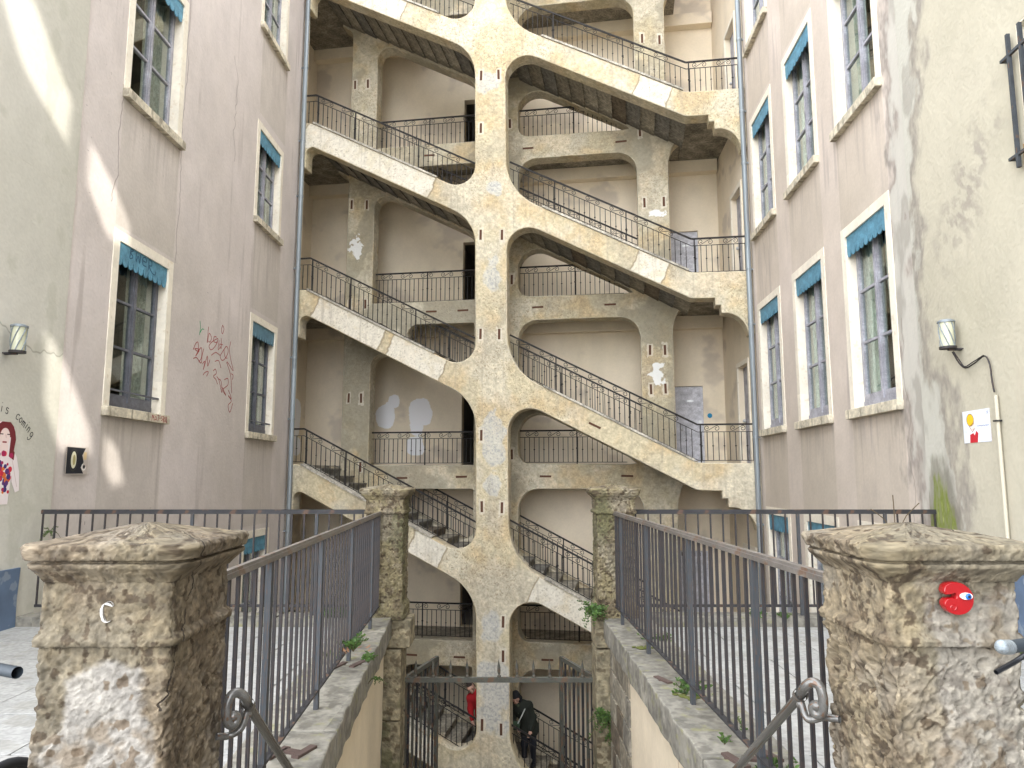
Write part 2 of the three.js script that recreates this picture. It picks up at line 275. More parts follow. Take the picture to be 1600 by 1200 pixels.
M.leaf = [[.07, .15, .02], [.1, .2, .03], [.05, .11, .02]].map((c) => new THREE.MeshPhysicalMaterial({ color: lin(...c), roughness: .7, transmission: .3, thickness: 0 }));
M.dryLeaf = std({ color: lin(.28, .15, .08) }); M.moss = std({ color: lin(.09, .1, .02) }); M.stem = std({ color: lin(.1, .07, .035) });

// ---------------------------------------------------------------- ground: lower court, terrace with its paving, passage steps
const ground = struct('ground', 'grey lower courtyard floor at the foot of the stone staircase', 'ground');
part('surface', bb(-150, 150, -6.75, -6.62, -150, 150), std({ ...surf(256, 256, 3, 3, 0, 0, (x, y, c) => { const k = 1 + (F2(x * 4, y * 4, 5) - .5) * .3; c[0] = 172 * k; c[1] = 170 * k; c[2] = 160 * k; }), bumpMap: null }), ground);
const inL = (z) => -.99 - .069 * (-z - 3.9), inR = (z) => 1.01 - .013 * (-z - 3.7);      // inner edges of the copings (the passage between them)
const terrace = struct('courtyard_terrace', 'pale stone paved courtyard terrace on both sides of the sunken passage', 'pavement');
{
  const zf = -8.35, zn = -2.72;
  const L = poly([[-5.45, -8], [inL(zn) - .08, -8], [inL(zn) - .08, -zn], [inL(zf) - .08, -zf], [-5.45, -zf]].map(([x, y]) => [x, y]));
  const R = poly([[5.6, -8], [inR(zn) + .08, -8], [inR(zn) + .08, -zn], [inR(zf) + .08, -zf], [4.78, -zf]].map(([x, y]) => [x, y]));
  const g = [L, R].map((s) => boxUV(extr(s, 0, 6.6).rotateX(-Math.PI / 2).translate(0, -6.612, 0)));
  const mid = bb(inL(zn) - .08, inR(zn) + .08, -6.612, -.012, 1.4, 8);
  part('terrace_base', [...g, boxUV(mid)], M.joint, terrace);
  const slabGeo = {};
  const addSlab = (x0, x1, z0, z1) => {
    const w = x1 - x0, d = z1 - z0, key = w.toFixed(2) + d.toFixed(2);
    const ge = slabGeo[key] ??= boxUV(extr(poly(roundPoly([[-w / 2 + .006, -d / 2 + .006, .008], [w / 2 - .006, -d / 2 + .006, .008], [w / 2 - .006, d / 2 - .006, .008], [-w / 2 + .006, d / 2 - .006, .008]], 1)), 0, .03, .003).rotateX(-Math.PI / 2));
    const m = part('paving_slab', ge, M.paving[Math.floor(rnd() * 4)], terrace); m.position.set((x0 + x1) / 2, -.028 + rr(0, .004), (z0 + z1) / 2); m.rotation.y = rr(-.002, .002);
  };
  for (const side of [-1, 1]) for (let r = 0; r < 13; r++) {
    const z0 = -8.0 + r * .72; let x = side < 0 ? -5.42 : 1.36; const off = (r % 2) * .36;
    if (off) { addSlab(x, x + off, z0, z0 + .72); x += off; }
    const end = side < 0 ? -1.5 : 4.9;
    while (x < end - .2) { const w = Math.min([.72, .9, 1.08][Math.floor(rnd() * 3)], end - x); addSlab(x, x + w, z0, z0 + .72); x += w; }
  }
}
const steps = struct('passage_steps', 'worn stone steps going down between the two copings to the iron gate', 'steps');
for (let i = 0; i < 30; i++) {
  const z1 = 1.4 - i * .3, y = -.02 - i * .17, x0 = inL(Math.min(z1, -2.7)) - .07, x1 = inR(Math.min(z1, -2.7)) + .07;
  if (z1 < -7.6) break; part('step', bb(x0, x1, y - .2, y, z1 - .32, z1), M.steps[[0, 1, 3, 4][i % 4]], steps);
}
part('passage_floor', bb(-1.25, 1.05, -5.4, -5.26, -15.5, -7.6), M.slab, steps);

// ---------------------------------------------------------------- house walls with windows (local x along the wall, z out of it)
const winShape = (x0, x1, y0, y1) => new THREE.Path([V(x0, y0), V(x1, y0), V(x1, y1), V(x0, y1)].map((p) => new THREE.Vector2(p.x, p.y)));
function houseWall(b, x0, x1, y0, y1, wins, mat, zface = 0) {
  const s = poly([[x0, y0], [x1, y0], [x1, y1], [x0, y1]]);
  for (const w of wins) s.holes.push(winShape(...w.r));
  return part('wall', extr(s, -.45 + zface, zface), mat, b);
}
function scallop(w, h, n) {
  const s = new THREE.Shape(), p = w / n, r = p * .44; s.moveTo(0, h); s.lineTo(0, .02);
  for (let i = 0; i < n; i++) { const x = i * p; s.lineTo(x + .0001, 0); s.quadraticCurveTo(x + p * .04, -.085, x + p * .48, -.088); s.quadraticCurveTo(x + p * .92, -.085, x + p - .012, 0); s.lineTo(x + p - .003, .022); }
  s.lineTo(w, h); return s;
}
function windowUnit(b, { r, ve = true, guard = false, curtain = M.curtainL, frame = M.frame, half = false, jambRight, val = M.valance, far }) {
  const [x0, x1, y0, y1] = r, w = x1 - x0, h = y1 - y0, zf = -.13;
  const sur = part('window_surround', [
    bb(x0 - .13, x0 - .003, y0, y1 + .13, -.02, .012), bb(x1 + .003, x1 + .13, y0, y1 + .13, -.02, .012), bb(x0 - .003, x1 + .003, y1 + .003, y1 + .13, -.02, .012),
    bb(x0 - .002, x0 + .012, y0, y1, -.43, .0125), bb(x1 - .012, x1 + .002, y0, y1, -.43, .0125), bb(x0 + .012, x1 - .012, y1 - .012, y1 + .002, -.43, .0125)], M.trim, b);
  const s = part('sill', boxUV(extr(poly(roundPoly([[x0 - .14, y0 - .13, .012], [x1 + .14, y0 - .13, .012], [x1 + .14, y0, .02], [x0 - .14, y0, .02]], 2)), -.3, .09, .006)), M.sill, b);
  const W = new THREE.Group(); W.name = 'window'; b.add(W);
  const t = .047, cx = (x0 + x1) / 2, a0 = x0 + .012, a1 = x1 - .012, f = [];
  f.push(bb(a0, a0 + .05, y0 + .03, y1 - .012, zf - .07, zf), bb(a1 - .05, a1, y0 + .03, y1 - .012, zf - .07, zf), bb(a0 + .05, a1 - .05, y1 - .07, y1 - .012, zf - .07, zf), bb(a0 + .05, a1 - .05, y0 + .03, y0 + .1, zf - .07, zf + .03), bb(a0, a1, y0 + .002, y0 + .03, zf - .09, zf + .05));
  for (const [l, q] of [[a0 + .05, cx - .004], [cx + .004, a1 - .05]]) {
    const yb = y0 + .1, yt = y1 - .07;
    f.push(bb(l + .003, l + t, yb, yt, zf - .05, zf + .012), bb(q - t, q - .003, yb, yt, zf - .05, zf + .012), bb(l + t, q - t, yt - t, yt - .003, zf - .05, zf + .012), bb(l + t, q - t, yb + .003, yb + .1, zf - .05, zf + .012));
    const ph = (yt - t - yb - .1) / 3;
    for (let k = 0; k < 3; k++) {
      if (k) f.push(bb(l + t, q - t, yb + .1 + k * ph - .017, yb + .1 + k * ph + .017, zf - .045, zf + .006));
      const p = part('pane', bb(l + t - .005, q - t + .005, yb + .1 + k * ph + .017, yb + .1 + (k + 1) * ph - .017, zf - .024, zf - .02), M.glass, W); p.rotation.y = 0;
    }
  }
  f.push(bb(cx - .028, cx + .028, y0 + .1, y1 - .07, zf + .012, zf + .03));
  part('window_frame', f, frame, W);
  // curtain: hanging cloth with folds
  const curt = (xa, xb, za, sd) => { const g = new THREE.PlaneGeometry(xb - xa, h - .16, 46, 4); const p = g.attributes.position; for (let i = 0; i < p.count; i++) { const X = p.getX(i), Y = p.getY(i); p.setXYZ(i, X + (xa + xb) / 2, Y + (y0 + y1) / 2, za + .025 * Math.sin(X * 34 + sd + .4 * Math.sin(Y * 2)) + .012 * Math.sin(X * 71 + sd)); } g.computeVertexNormals(); return strip(g); };
  const pieces = half === 'gap' ? [curt(x0 + .02, cx - .26, -.31, r[0]), curt(cx + .12, x1 - .02, -.3, 2 + r[0])] : [curt(x0 + .02, cx - .02, -.25, r[0]), curt(cx + .01, x1 - .02, -.255, 3 + r[1])];
  part('curtain', pieces, curtain, W);
  part('room', [bb(x0 - .3, x1 + .3, y0 - .3, y1 + .3, -2.6, -2.5), bb(x0 - .3, x1 + .3, y0 - .4, y0 - .3, -2.5, -.46), bb(x0 - .3, x1 + .3, y1 + .3, y1 + .4, -2.5, -.46), bb(x0 - .4, x0 - .3, y0 - .3, y1 + .3, -2.5, -.46), bb(x1 + .3, x1 + .4, y0 - .3, y1 + .3, -2.5, -.46)], M.room, W);
  if (ve) {
    const n = Math.round((w - .03) / .14), g = extr(scallop(w - .03, .225, n), -.014, 0, .002).translate(x0 + .015, y1 - .235, -.012);
    part('valance', [boxUV(g), bb(x0 + .015, x1 - .015, y1 - .018, y1 - .0125, -.1, -.03)], val, W);
  }
  if (guard) part('guard_bar', [rod(V(x0 + .01, y0 + .24, -.03), V(x1 - .01, y0 + .24, -.03), .022), rod(V(x0 + .01, y0 + .24, -.03), V(x0 + .01, y0 + .24, -.12), .02), rod(V(x1 - .01, y0 + .24, -.03), V(x1 - .01, y0 + .24, -.12), .02)], M.frameDark, W);
  return W;
}
function shell(b, x0, x1, y0, y1, z0) {
  part('rear_wall', [bb(x0, x1, y0, y1, z0 - .3, z0), bb(x0, x0 + .3, y0, y1, z0, -.46), bb(x1 - .3, x1, y0, y1, z0, -.46)], M.room, b);
  part('roof', bb(x0 - .1, x1 + .1, y1, y1 + .25, z0 - .5, .45), M.roof, b);
}
const TOP = 19.4, TOPL = 14.6;
const houseL = thing('apartment_house', 'mauve rendered house front with grey windows and red graffiti, left of the staircase', 'building', PL, turnL);
{
  const wins = [
    { r: [-7.43, -6.05, 2.5, 4.76], guard: true, half: 'gap', frame: M.frameDark }, { r: [-7.45, -6.05, 6.86, 9.12], half: 'gap' }, { r: [-7.45, -6.05, 11.0, 13.26] }, { r: [-7.43, -6.05, -1.67, .6] },
    { r: [-2.55, -1.2, 2.46, 4.72], guard: true, val: M.valanceDull, frame: M.frameDark }, { r: [-2.62, -1.28, 6.84, 8.78] }, { r: [-2.7, -1.3, 11.02, 13.2] }, { r: [-2.5, -1.22, -1.75, .37] }];
  houseWall(houseL, -8.45, 0, -6.6, TOPL, wins, M.wallL);
  for (const w of wins) windowUnit(houseL, w);
  shell(houseL, -8.45, 0, -6.6, TOPL, -6);
}
const sageHouse = thing('sage_house', 'plain sage grey rendered house wall at the left edge with a blue painted base', 'building', PL, turnL);
{
  part('wall', extr(poly([[-13, -6.6], [-8.452, -6.6], [-8.452, TOPL], [-13, TOPL]]), -.45, .02), M.sage, sageHouse);
  part('plinth', boxUV(extr(poly([[-13, -.05], [-8.93, -.05], [-8.94, .3], [-8.92, .62], [-13, .64]]), .02, .05, .004)), M.bluePlinth, sageHouse);
  shell(sageHouse, -13, -8.46, -6.6, TOPL, -6);
}
const houseR = thing('apartment_house', 'mauve rendered house front with three columns of grey windows, right of the staircase', 'building', PR, turnR);
{
  const wins = []; const cols = [[.42, 1.75], [2.75, 4.08], [5.05, 6.37]], rows = [[-1.66, .85], [2.52, 5.03], [6.68, 9.08], [10.85, 13.2]];
  rows.forEach(([a, b], j) => cols.forEach(([l, q], i) => wins.push({ r: [l, q, a, b], curtain: M.curtainR, half: (i + j * 2) % 5 === 1 ? 'gap' : false })));
  houseWall(houseR, 0, 6.998, -6.6, TOP, wins, M.wallR);
  for (const w of wins) windowUnit(houseR, w);
  shell(houseR, 0, 7, -6.6, TOP, -6);
}
const creamHouse = thing('cream_house', 'cream rendered house wall at the right edge with damp stains and a barred window', 'building', PR, turnR);
{
  const s = poly([[7, -6.6], [12.9, -6.6], [12.9, TOP], [7, TOP]]); s.holes.push(winShape(9.16, 10.3, 4.3, 5.62));
  part('wall', extr(s, -.45, .02), M.creamR, creamHouse);
  const W = new THREE.Group(); W.name = 'barred_window'; creamHouse.add(W);
  part('reveal', [bb(9.155, 9.17, 4.3, 5.62, -.44, .016), bb(10.29, 10.305, 4.3, 5.62, -.44, .016), bb(9.17, 10.29, 5.605, 5.625, -.44, .016), bb(9.17, 10.29, 4.295, 4.31, -.44, .016)], M.trim, W);
  part('pane', bb(9.17, 10.29, 4.31, 5.6, -.3, -.296), M.glass, W); part('room', bb(8.9, 10.4, 4.2, 5.8, -1.5, -1.4), M.room, W);
  for (let i = 0; i < 7; i++) part('bar', rod(V(9.12 + i * .17, 4.3, .07), V(9.12 + i * .17, 5.56, .07), .03), M.fenceBlue, W);
  for (const y of [4.42, 5.36]) part('cross_bar', [rod(V(9.0, y, .07), V(10.4, y, .07), .026), rod(V(9.015, y, .07), V(9.015, y, .0), .026)], M.fenceBlue, W);
  const br = extr(poly([[9.12, 4.16], [9.22, 4.12], [9.4, 4.18], [9.4, 4.294], [9.15, 4.294], [9.15, 4.5], [9.12, 4.52], [9.11, 4.3]]), .02, .023); part('bare_patch', boxUV(br), std({ color: lin(.36, .23, .1) }), creamHouse);
  part('plinth', boxUV(extr(poly([[8.3, -.05], [12.9, -.05], [12.9, .74], [8.3, .74]]), .02, .05, .004)), M.bluePlinth, creamHouse);
  shell(creamHouse, 7, 12.9, -6.6, TOP, -6);
}
// lower part of the street front with a boarded loggia above it: the sun comes through the gaps between its boards
const loggia = thing('boarded_loggia', 'boarded loggia above the street, beyond the barred window', 'building', PR, turnR);
{
  const nS = V(0, 0, 1).applyAxisAngle(V(0, 1, 0), turnR), axR = V(1, 0, 0).applyAxisAngle(V(0, 1, 0), turnR), P = PR.clone().addScaledVector(nS, -.2);
  const s = poly([[12.9, -6.6], [23, -6.6], [23, TOP], [12.9, TOP]]);
  const gaps = [[[10.0, 6.7], [9.45, 6.85], [8.62, 6.05], [8.66, 5.5], [9.5, 6.0]], [[8.22, 5.78], [7.62, 5.42], [7.16, 5.02], [7.2, 4.7], [7.7, 4.7], [8.24, 5.25]],
    [[8.78, 3.25], [8.3, 2.85], [7.72, 2.1], [7.7, 1.86], [8.38, 1.9], [8.7, 2.4]], [[7.45, 2.12], [7.12, 1.95], [6.9, 1.5], [7.2, 1.45], [7.44, 1.75]], [[4.0, 10.9], [3.8, 10.9], [3.72, 10.4]]];
  for (const g of gaps) {
    s.holes.push(new THREE.Path(g.map(([sv, y]) => {
      const X = PL.clone().addScaledVector(dL, -sv).setY(y), t = P.clone().sub(X).dot(nS) / SUN.dot(nS); X.addScaledVector(SUN, t);
      return new THREE.Vector2(X.clone().sub(PR).dot(axR), X.y);
    })));
  }
  part('boarding', boxUV(extr(s, -.22, -.18)), M.room, loggia);
  part('roof', bb(12.9, 23, TOP, TOP + .2, -1.5, .2), M.roof, loggia);
}
// pipes
function downpipe(label, pos, turn, x, z, h0, h1, ys) {
  const o = thing('downpipe', label, 'drainpipe', pos, turn, 'zinc downpipes beside the staircase');
  part('pipe', cyl(.056, .056, h1 - h0, x, (h0 + h1) / 2, z, 20), M.zinc, o);
  for (const y of ys) part('collar', [cyl(.064, .064, .05, x, y, z, 20), bb(x - .012, x + .012, y - .02, y + .02, z - .12, z - .05)], M.zinc, o);
}
downpipe('grey zinc downpipe at the left corner of the stone staircase', PL, turnL, -.1, .1, -6.6, TOPL, [-2.6, .35, 2.9, 4.35, 6.5, 8.3, 9.7, 11.6, 13.6]);
downpipe('grey zinc downpipe at the right corner of the stone staircase', PR, turnR, .06, .09, -6.6, TOP, [-2, .6, 2.4, 4.8, 6.0, 8.4, 9.6, 11.3, 13]);

// ---------------------------------------------------------------- the stone staircase
const STEP = 2.11 / 12, TREAD = 4.11 / 12;
const pL = (v) => -.41 - .0085 * (v - 6), pR = (v) => .325 - .008 * (v - 6);
const yl = (k) => (k === 1 ? LEV[0] - .12 : LEV[k - 1]), yu = (k) => LEV[k];      // flight k: left end at LEV[k], right end at LEV[k-1]
const lt = (k, u) => yu(k) - .513 * (u + 4.54), rt = (k, u) => yl(k) + 2.08 - .513 * (u - .4);
const stair = thing('stone_staircase', 'tall open stone staircase with crossing flights around a central pillar', 'staircase', P0, fturn);
{
  const Lp = [], Rp = [], VT = 15.6, VB = -6.62;
  for (let k = 5; k >= 1; k--) {
    const u0 = pL(lt(k, -.43)), u1 = pL(lt(k, -.43) - .6);
    Lp.push([u0, lt(k, u0), .72], [-4.54, yu(k), .12], [-4.8, yu(k)], [-4.8, yu(k) - 1.15], [-4.67, yu(k) - 1.15, .02], [-4.67, yu(k) - .535, .26], [u1, lt(k, u1) - .6, .6]);
  }
  for (let k = 1; k <= 5; k++) {
    const b = yl(k), v = b + 1.55, u = pR(v), w = pR(b + 2.1), e = k === 2 ? .95 : .62;
    Rp.push([u, rt(k, u) - .57, .82], [4.4, b - .57, .05], [4.9, b - .58], [4.91, b - .74], [5.02, b - .74], [5.03, b - .92, .02], [5.2, b - .92, .1], [5.4, b - 1.02, .12], [5.53, b - 1.2, .1], [5.58, b - 1.4], [5.72, b - 1.4], [5.72, b - .005], [4.42, b + .01, .1], [w, rt(k, w), .78]);
  }
  const out = roundPoly([[pR(VB), VB], ...Rp, [pR(VT), VT], [pL(VT), VT], ...Lp, [pL(VB), VB]], 9);
  part('front_frame', extr(poly(out), -.4, 0, .02), M.front, stair);
  // rear frame with its openings
  const RO = [[4.09, VB]], LO = [];
  for (let n = 1; n <= 5; n++) { const g = LEV[n]; RO.push([4.09, g - .9, .1], [4.2, g - .5, .12], [4.45, g - .3], [4.45, g - .02], [4.09, g + .14]); }
  RO.push([4.09, VT], [-4.2, VT]);
  for (let n = 5; n >= 1; n--) { const g = LEV[n]; LO.push([-4.2, g - .18], [-4.5, g - .02], [-4.5, g - .6], [-4.2, g - .8, .1]); }
  const sh = poly(roundPoly([...RO, ...LO, [-4.2, VB]], 5));
  const hole = (p) => sh.holes.push(new THREE.Path(roundPoly(p, 9)));
  for (let n = 1; n <= 5; n++) {
    const g = LEV[n], up = n + 1;
    hole([[-2.52, g - .59, .3], [-.77, g - .59, .06], [-.77, lt(n, -.77), .4], [-2.52, lt(n, -2.52), .25]]);
    if (n < 5) {
      hole([[-3.47, g, .01], [-.77, g, .01], [-.77, lt(up, -.77) - .6, .3], [-3.47, lt(up, -3.47) - .6, .5]]);
      hole([[.34, g + .03, .28], [.34, rt(up, .34) - .57, .8], [3.02, rt(up, 3.02) - .57, .12], [3.16, g + .03], [2.98, g + .01]]);
    }
    hole([[.34, g - .58, .48], [3.32, g - .58, .5], [3.32, rt(n, 3.32), .02], [.34, rt(n, .34), .02]]);
  }
  part('rear_frame', extr(sh, -2.0, -1.6, .018), M.rear, stair);
  // steps: one stone each, with its sloping underside
  const so = .47, nose = .03;
  const stepShape = poly([[0, 0], [TREAD + nose, 0], [TREAD + nose, -.045], [TREAD, -.045], [TREAD, -so - .16 + .0], [0, -so + .05]]);
  const stepGeo = boxUV(extr(stepShape, -1.615, -.385)), stepFirst = stepGeo;
  for (let k = 1; k <= 5; k++) {
    for (let i = 0; i < 12; i++) {
      const a = part('step', stepGeo, M.steps[Math.floor(rnd() * 6)], stair); a.position.set(-4.54 + i * TREAD, yu(k) - STEP * (i + .5), rr(-.003, .003));
      const b = part('step', stepFirst, M.steps[Math.floor(rnd() * 6)], stair); b.position.set(.38 + i * TREAD * .985, yl(k) + 2.08 - STEP * (i + .5), rr(-.003, .003));
    }
    // pale edge stones along the top of the front wall
    part('edge_strip', rod(V(-4.5, lt(k, -4.5) + .02, -.18), V(-1.35, lt(k, -1.35) + .02, -.18), .045, .42), M.edge, stair);
    part('edge_strip', rod(V(1.15, rt(k, 1.15) + .02, -.18), V(4.36, rt(k, 4.36) + .02, -.18), .045, .42), M.edge, stair);
    part('mid_landing', bb(-.44, .39, lt(k, -.43) - .42, yl(k) + 2.08, -1.615, -.385), M.slab, stair);
    part('landing', bb(4.43, 5.75, yl(k) - .32, yl(k) - .005, -3.2, -.385), M.slab, stair);
    part('landing', bb(-5.95, -4.54, yu(k) - .32, yu(k) - .01, -3.2, -.385), M.slab, stair);
  }
  for (let n = 1; n <= 5; n++) part('gallery_slab', bb(-4.53, 4.42, LEV[n] - .3, LEV[n] - .012, -3.2, -1.99), M.slab, stair);
  // wall anchors: rusty iron plates let into small recesses
  const av = AVA, bv = BVA;
  const bh = [[-2.0, 9.9], [.83, 5.74], [2.61, 5.74], [-1.89, 5.73], [-1.07, 5.73], [-2.58, 1.54], [-1.07, 1.57], [1.0, 1.58], [2.94, 1.59], [2.95, 9.9], [.6, 9.9], [-2.26, -2.67], [-1.08, -2.68], [1.02, -2.66]];
  const vg = bb(-.028, .028, -.12, .12, -.02, .006), hg = bb(-.14, .14, -.024, .024, -.02, .006);
  const anc = (x, y, z, g, r = 0) => { const m = part('wall_anchor', g, M.rust, stair); m.position.set(x, y, z); m.rotation.z = r + rr(-.03, .03); };
  for (const [x, y] of av) anc(x, y, 0, vg); for (const [x, y] of bv) anc(x, y, -1.6, vg); for (const [x, y] of bh) anc(x, y, -1.6, hg); anc(2.27, 2.68, 0, hg, -.48);
}
// the building behind and around the staircase
const back = thing('stairwell_house', 'mauve house wall behind the staircase galleries with dark doorways and grey doors', 'building', P0, fturn);
{
  const s = poly([[-5.95, -6.6], [5.44, -6.6], [5.44, 15.6], [-5.95, 15.6]]);
  const doors = [], darks = [];
  for (let n = 0; n <= 5; n++) { const g = LEV[n]; darks.push([-1.45, -.55, g, g + 2.04]); if (n >= 1 && n <= 3) doors.push([4.2, 4.9, g, g + 2.03]); }
  for (const d of [...darks, ...doors]) s.holes.push(winShape(...d));
  part('wall', extr(s, -3.45, -3.2), M.innerWall, back);
  for (const [a, b, c, d] of darks) part('corridor', [bb(a - .3, b + .3, c, d + .3, -7.1, -7), bb(a - .4, a - .3, c, d + .3, -7, -3.451), bb(b + .3, b + .4, c, d + .3, -7, -3.451), bb(a - .4, b + .4, d + .3, d + .4, -7.1, -3.451), bb(a - .4, b + .4, c - .1, c, -7.1, -3.451)], M.corridor, back);
  for (const [a, b, c, d] of doors) {
    const D = new THREE.Group(); D.name = 'door'; back.add(D);
    part('door_leaf', [bb(a, b, c, d, -3.31, -3.27), bb(a + .1, b - .1, c + .15, c + .85, -3.27, -3.258), bb(a + .1, b - .1, c + 1.0, d - .15, -3.27, -3.258)], M.blueDoor, D);
    part('knob', strip(new THREE.SphereGeometry(.035, 12, 8).translate(a + .14, c + .92, -3.22)), M.steel, D);
    part('lock', bb(b - .13, b - .05, c + 1.0, c + 1.14, -3.27, -3.25), M.steel, D);
    if (c < -1) for (let i = 0; i < 5; i++) part('vent', bb(a + .05 + i * .13, a + .13 + i * .13, d - .14, d - .05, -3.28, -3.262), M.dark, D);
    else part('name_plate', bb(a + .3, a + .45, c + 1.62, c + 1.68, -3.26, -3.252), M.steel, D);
  }
  for (let n = 1; n <= 5; n++) part('ceiling_beam', bb(-5.94, 5.43, LEV[n] - .64, LEV[n] - .31, -3.2, -2.94), M.innerWall, back);
  part('meter_box', bb(4.3, 4.75, 10.2, 10.72, -3.2, -3.05), M.frameDark, back);
  part('notice', cyl(.06, .06, .012, 0, 0, 0, 20).rotateX(Math.PI / 2).translate(5.05, 3.12, -3.19), std({ color: lin(.02, .2, .36) }), back);
  // right hand wall of the landings, with a door on each level, and the left hand one
  const sr = poly([[0, -6.6], [3.23, -6.6], [3.23, 15.6], [0, 15.6]]), sideTurn = Math.atan2(-3.22, .3), SO = V(5.44, 0, -3.22);
  for (let n = 0; n <= 4; n++) sr.holes.push(winShape(1.5, 2.4, LEV[n], LEV[n] + 2.25));
  const SW = part('side_wall', extr(sr, -.2, 0), M.innerWall, back); SW.position.copy(SO); SW.rotation.y = sideTurn;
  for (let n = 0; n <= 4; n++) {
    const D = new THREE.Group(), y = LEV[n]; D.name = 'door'; D.position.copy(SO); D.rotation.y = sideTurn; back.add(D);
    part('door_leaf', [bb(1.5, 2.4, y, y + 2.25, -.16, -.12), bb(1.62, 2.28, y + .15, y + .95, -.12, -.11), bb(1.62, 2.28, y + 1.1, y + 2.1, -.12, -.11)], M.frame, D);
    part('door_frame', [bb(1.4, 1.498, y, y + 2.36, -.05, .025), bb(2.402, 2.5, y, y + 2.36, -.05, .025), bb(1.498, 2.402, y + 2.252, y + 2.36, -.05, .025)], M.trim, D);
    part('knob', strip(new THREE.SphereGeometry(.04, 12, 8).translate(1.62, y + 1, -.07)), M.steel, D);
  }
  part('side_wall', [bb(-6.15, -5.95, -6.6, 15.6, -3.45, -.05), bb(-5.95, -4.83, -6.6, 15.6, -.3, -.08)], M.innerWall, back);
  part('roof', bb(-6.3, 6.2, 15.6, 15.9, -5, .5), M.roof, back);
}

// ---------------------------------------------------------------- iron railings of the staircase
const RH = .83, SH = .67, BH = .06;
const balA = strip(new THREE.BoxGeometry(.015, SH - BH, .015).translate(0, (SH + BH) / 2, 0));
const balB = merge([balA, strip(new THREE.OctahedronGeometry(.024).translate(0, .37, 0))]);
const balPost = merge([strip(new THREE.BoxGeometry(.026, RH + .1, .026).translate(0, RH / 2 - .05, 0)), strip(new THREE.SphereGeometry(.026, 8, 6).translate(0, .4, 0))]);
const scrollGeo = {};
function scroll(slope) {
  const key = slope.toFixed(3); if (scrollGeo[key]) return scrollGeo[key];
  const pts = []; const c = .1, r0 = .06;

  // two volutes joined by a slanting bar: an S lying down
  const vol = []; for (let i = 0; i <= 18; i++) { const t = i / 18, a = -2.6 + t * 7.2, r = .013 + (r0 - .013) * t; vol.push([-c + Math.cos(a) * r, .006 + Math.sin(a) * r]); }
  const other = vol.map(([x, y]) => [-x, -y]).reverse();
  for (const [x, y] of [...vol, ...other]) pts.push(V(x, y + (SH + RH) / 2 + slope * x, 0));
  return scrollGeo[key] = tube(pts, .0065, 64, 4);
}
function railing(label, w, path, opts = {}) {          // path: [u, v] points of the edge that the railing stands on
  const [u0, v0] = path[0], o = thing('stair_railing', label, 'railing', fpos(u0, v0, w), fturn, 'iron railings of the stone staircase');
  const top = [], sub = [], bot = [];
  for (let i = 0; i + 1 < path.length; i++) {
    const [a, ya] = path[i], [b, yb] = path[i + 1], sl = (yb - ya) / (b - a), e = .006;
    const P = (x, h) => V(x - u0, ya + sl * (x - a) - v0 + h, 0);
    top.push(rod(P(a, RH), P(b, RH), .038, .022)); sub.push(rod(P(a, SH), P(b, SH), .014)); bot.push(rod(P(a, BH), P(b, BH), .014));
    let x = a + (opts.start ?? .08), j = 0;
    for (; x < b - .04; x += .118, j++) { const m = part('baluster', j % 2 ? balA : balB, M.iron, o); m.position.copy(P(x, 0)); }
    for (let q = a + .3; q < b - .2; q += .54) { const m = part('scroll', scroll(sl), M.iron, o); m.position.copy(P(q, 0)); }
    for (let q = a + (sl === 0 ? 1.35 : 1.0); q < b - .3; q += 1.62) { const m = part('post', balPost, M.iron, o); m.position.copy(P(q + .05, 0)); }
    if (i) { const m = part('post', balPost, M.iron, o); m.position.copy(P(a + .06, 0)); }
  }
  part('handrail', top, M.iron, o); part('upper_bar', sub, M.iron, o); part('lower_bar', bot, M.iron, o);
  return o;
}
const ORD = { 5: 'topmost', 4: 'second', 3: 'third', 2: 'fourth', 1: 'lowest' };
for (let k = 5; k >= 1; k--) {
  const f = `${ORD[k]} ${k === 5 || k === 1 ? 'stair flight in view' : 'stair flight from the top'}`;
  const U = yu(k), b = yl(k);
  railing(`black front railing of the ${f}, left of the pillar`, .2, [[-4.8, U], [-4.54, U], [pL(0) + .01, lt(k, pL(0))]]);
  railing(`black front railing of the ${f}, right of the pillar`, .2, [[pR(0) - .01, rt(k, pR(0))], [4.46, b], [5.66, b]]);
  if (k <= 5) {
    railing(`black inner railing behind the ${f}, right of the pillar`, 1.8, [[.35, rt(k, .35)], [3.31, rt(k, 3.31)]]);
    railing(`black inner railing behind the ${f}, left of the pillar`, 1.8, [[-2.51, lt(k, -2.51)], [-.78, lt(k, -.78)]]);
  }
}
const GORD = { 4: 'topmost gallery in view', 3: 'second gallery from the top', 2: 'third gallery from the top', 1: 'lowest gallery in view' };
for (let n = 4; n >= 1; n--) {
  railing(`black level railing of the ${GORD[n]}, left of the pillar`, 1.8, [[-3.46, LEV[n] - .01], [-.78, LEV[n] - .01]], { start: .1 });
  railing(`black level railing of the ${GORD[n]}, right of the pillar`, 1.8, [[.35, LEV[n] - .0], [2.95, LEV[n] - .0]], { start: .12 });
}

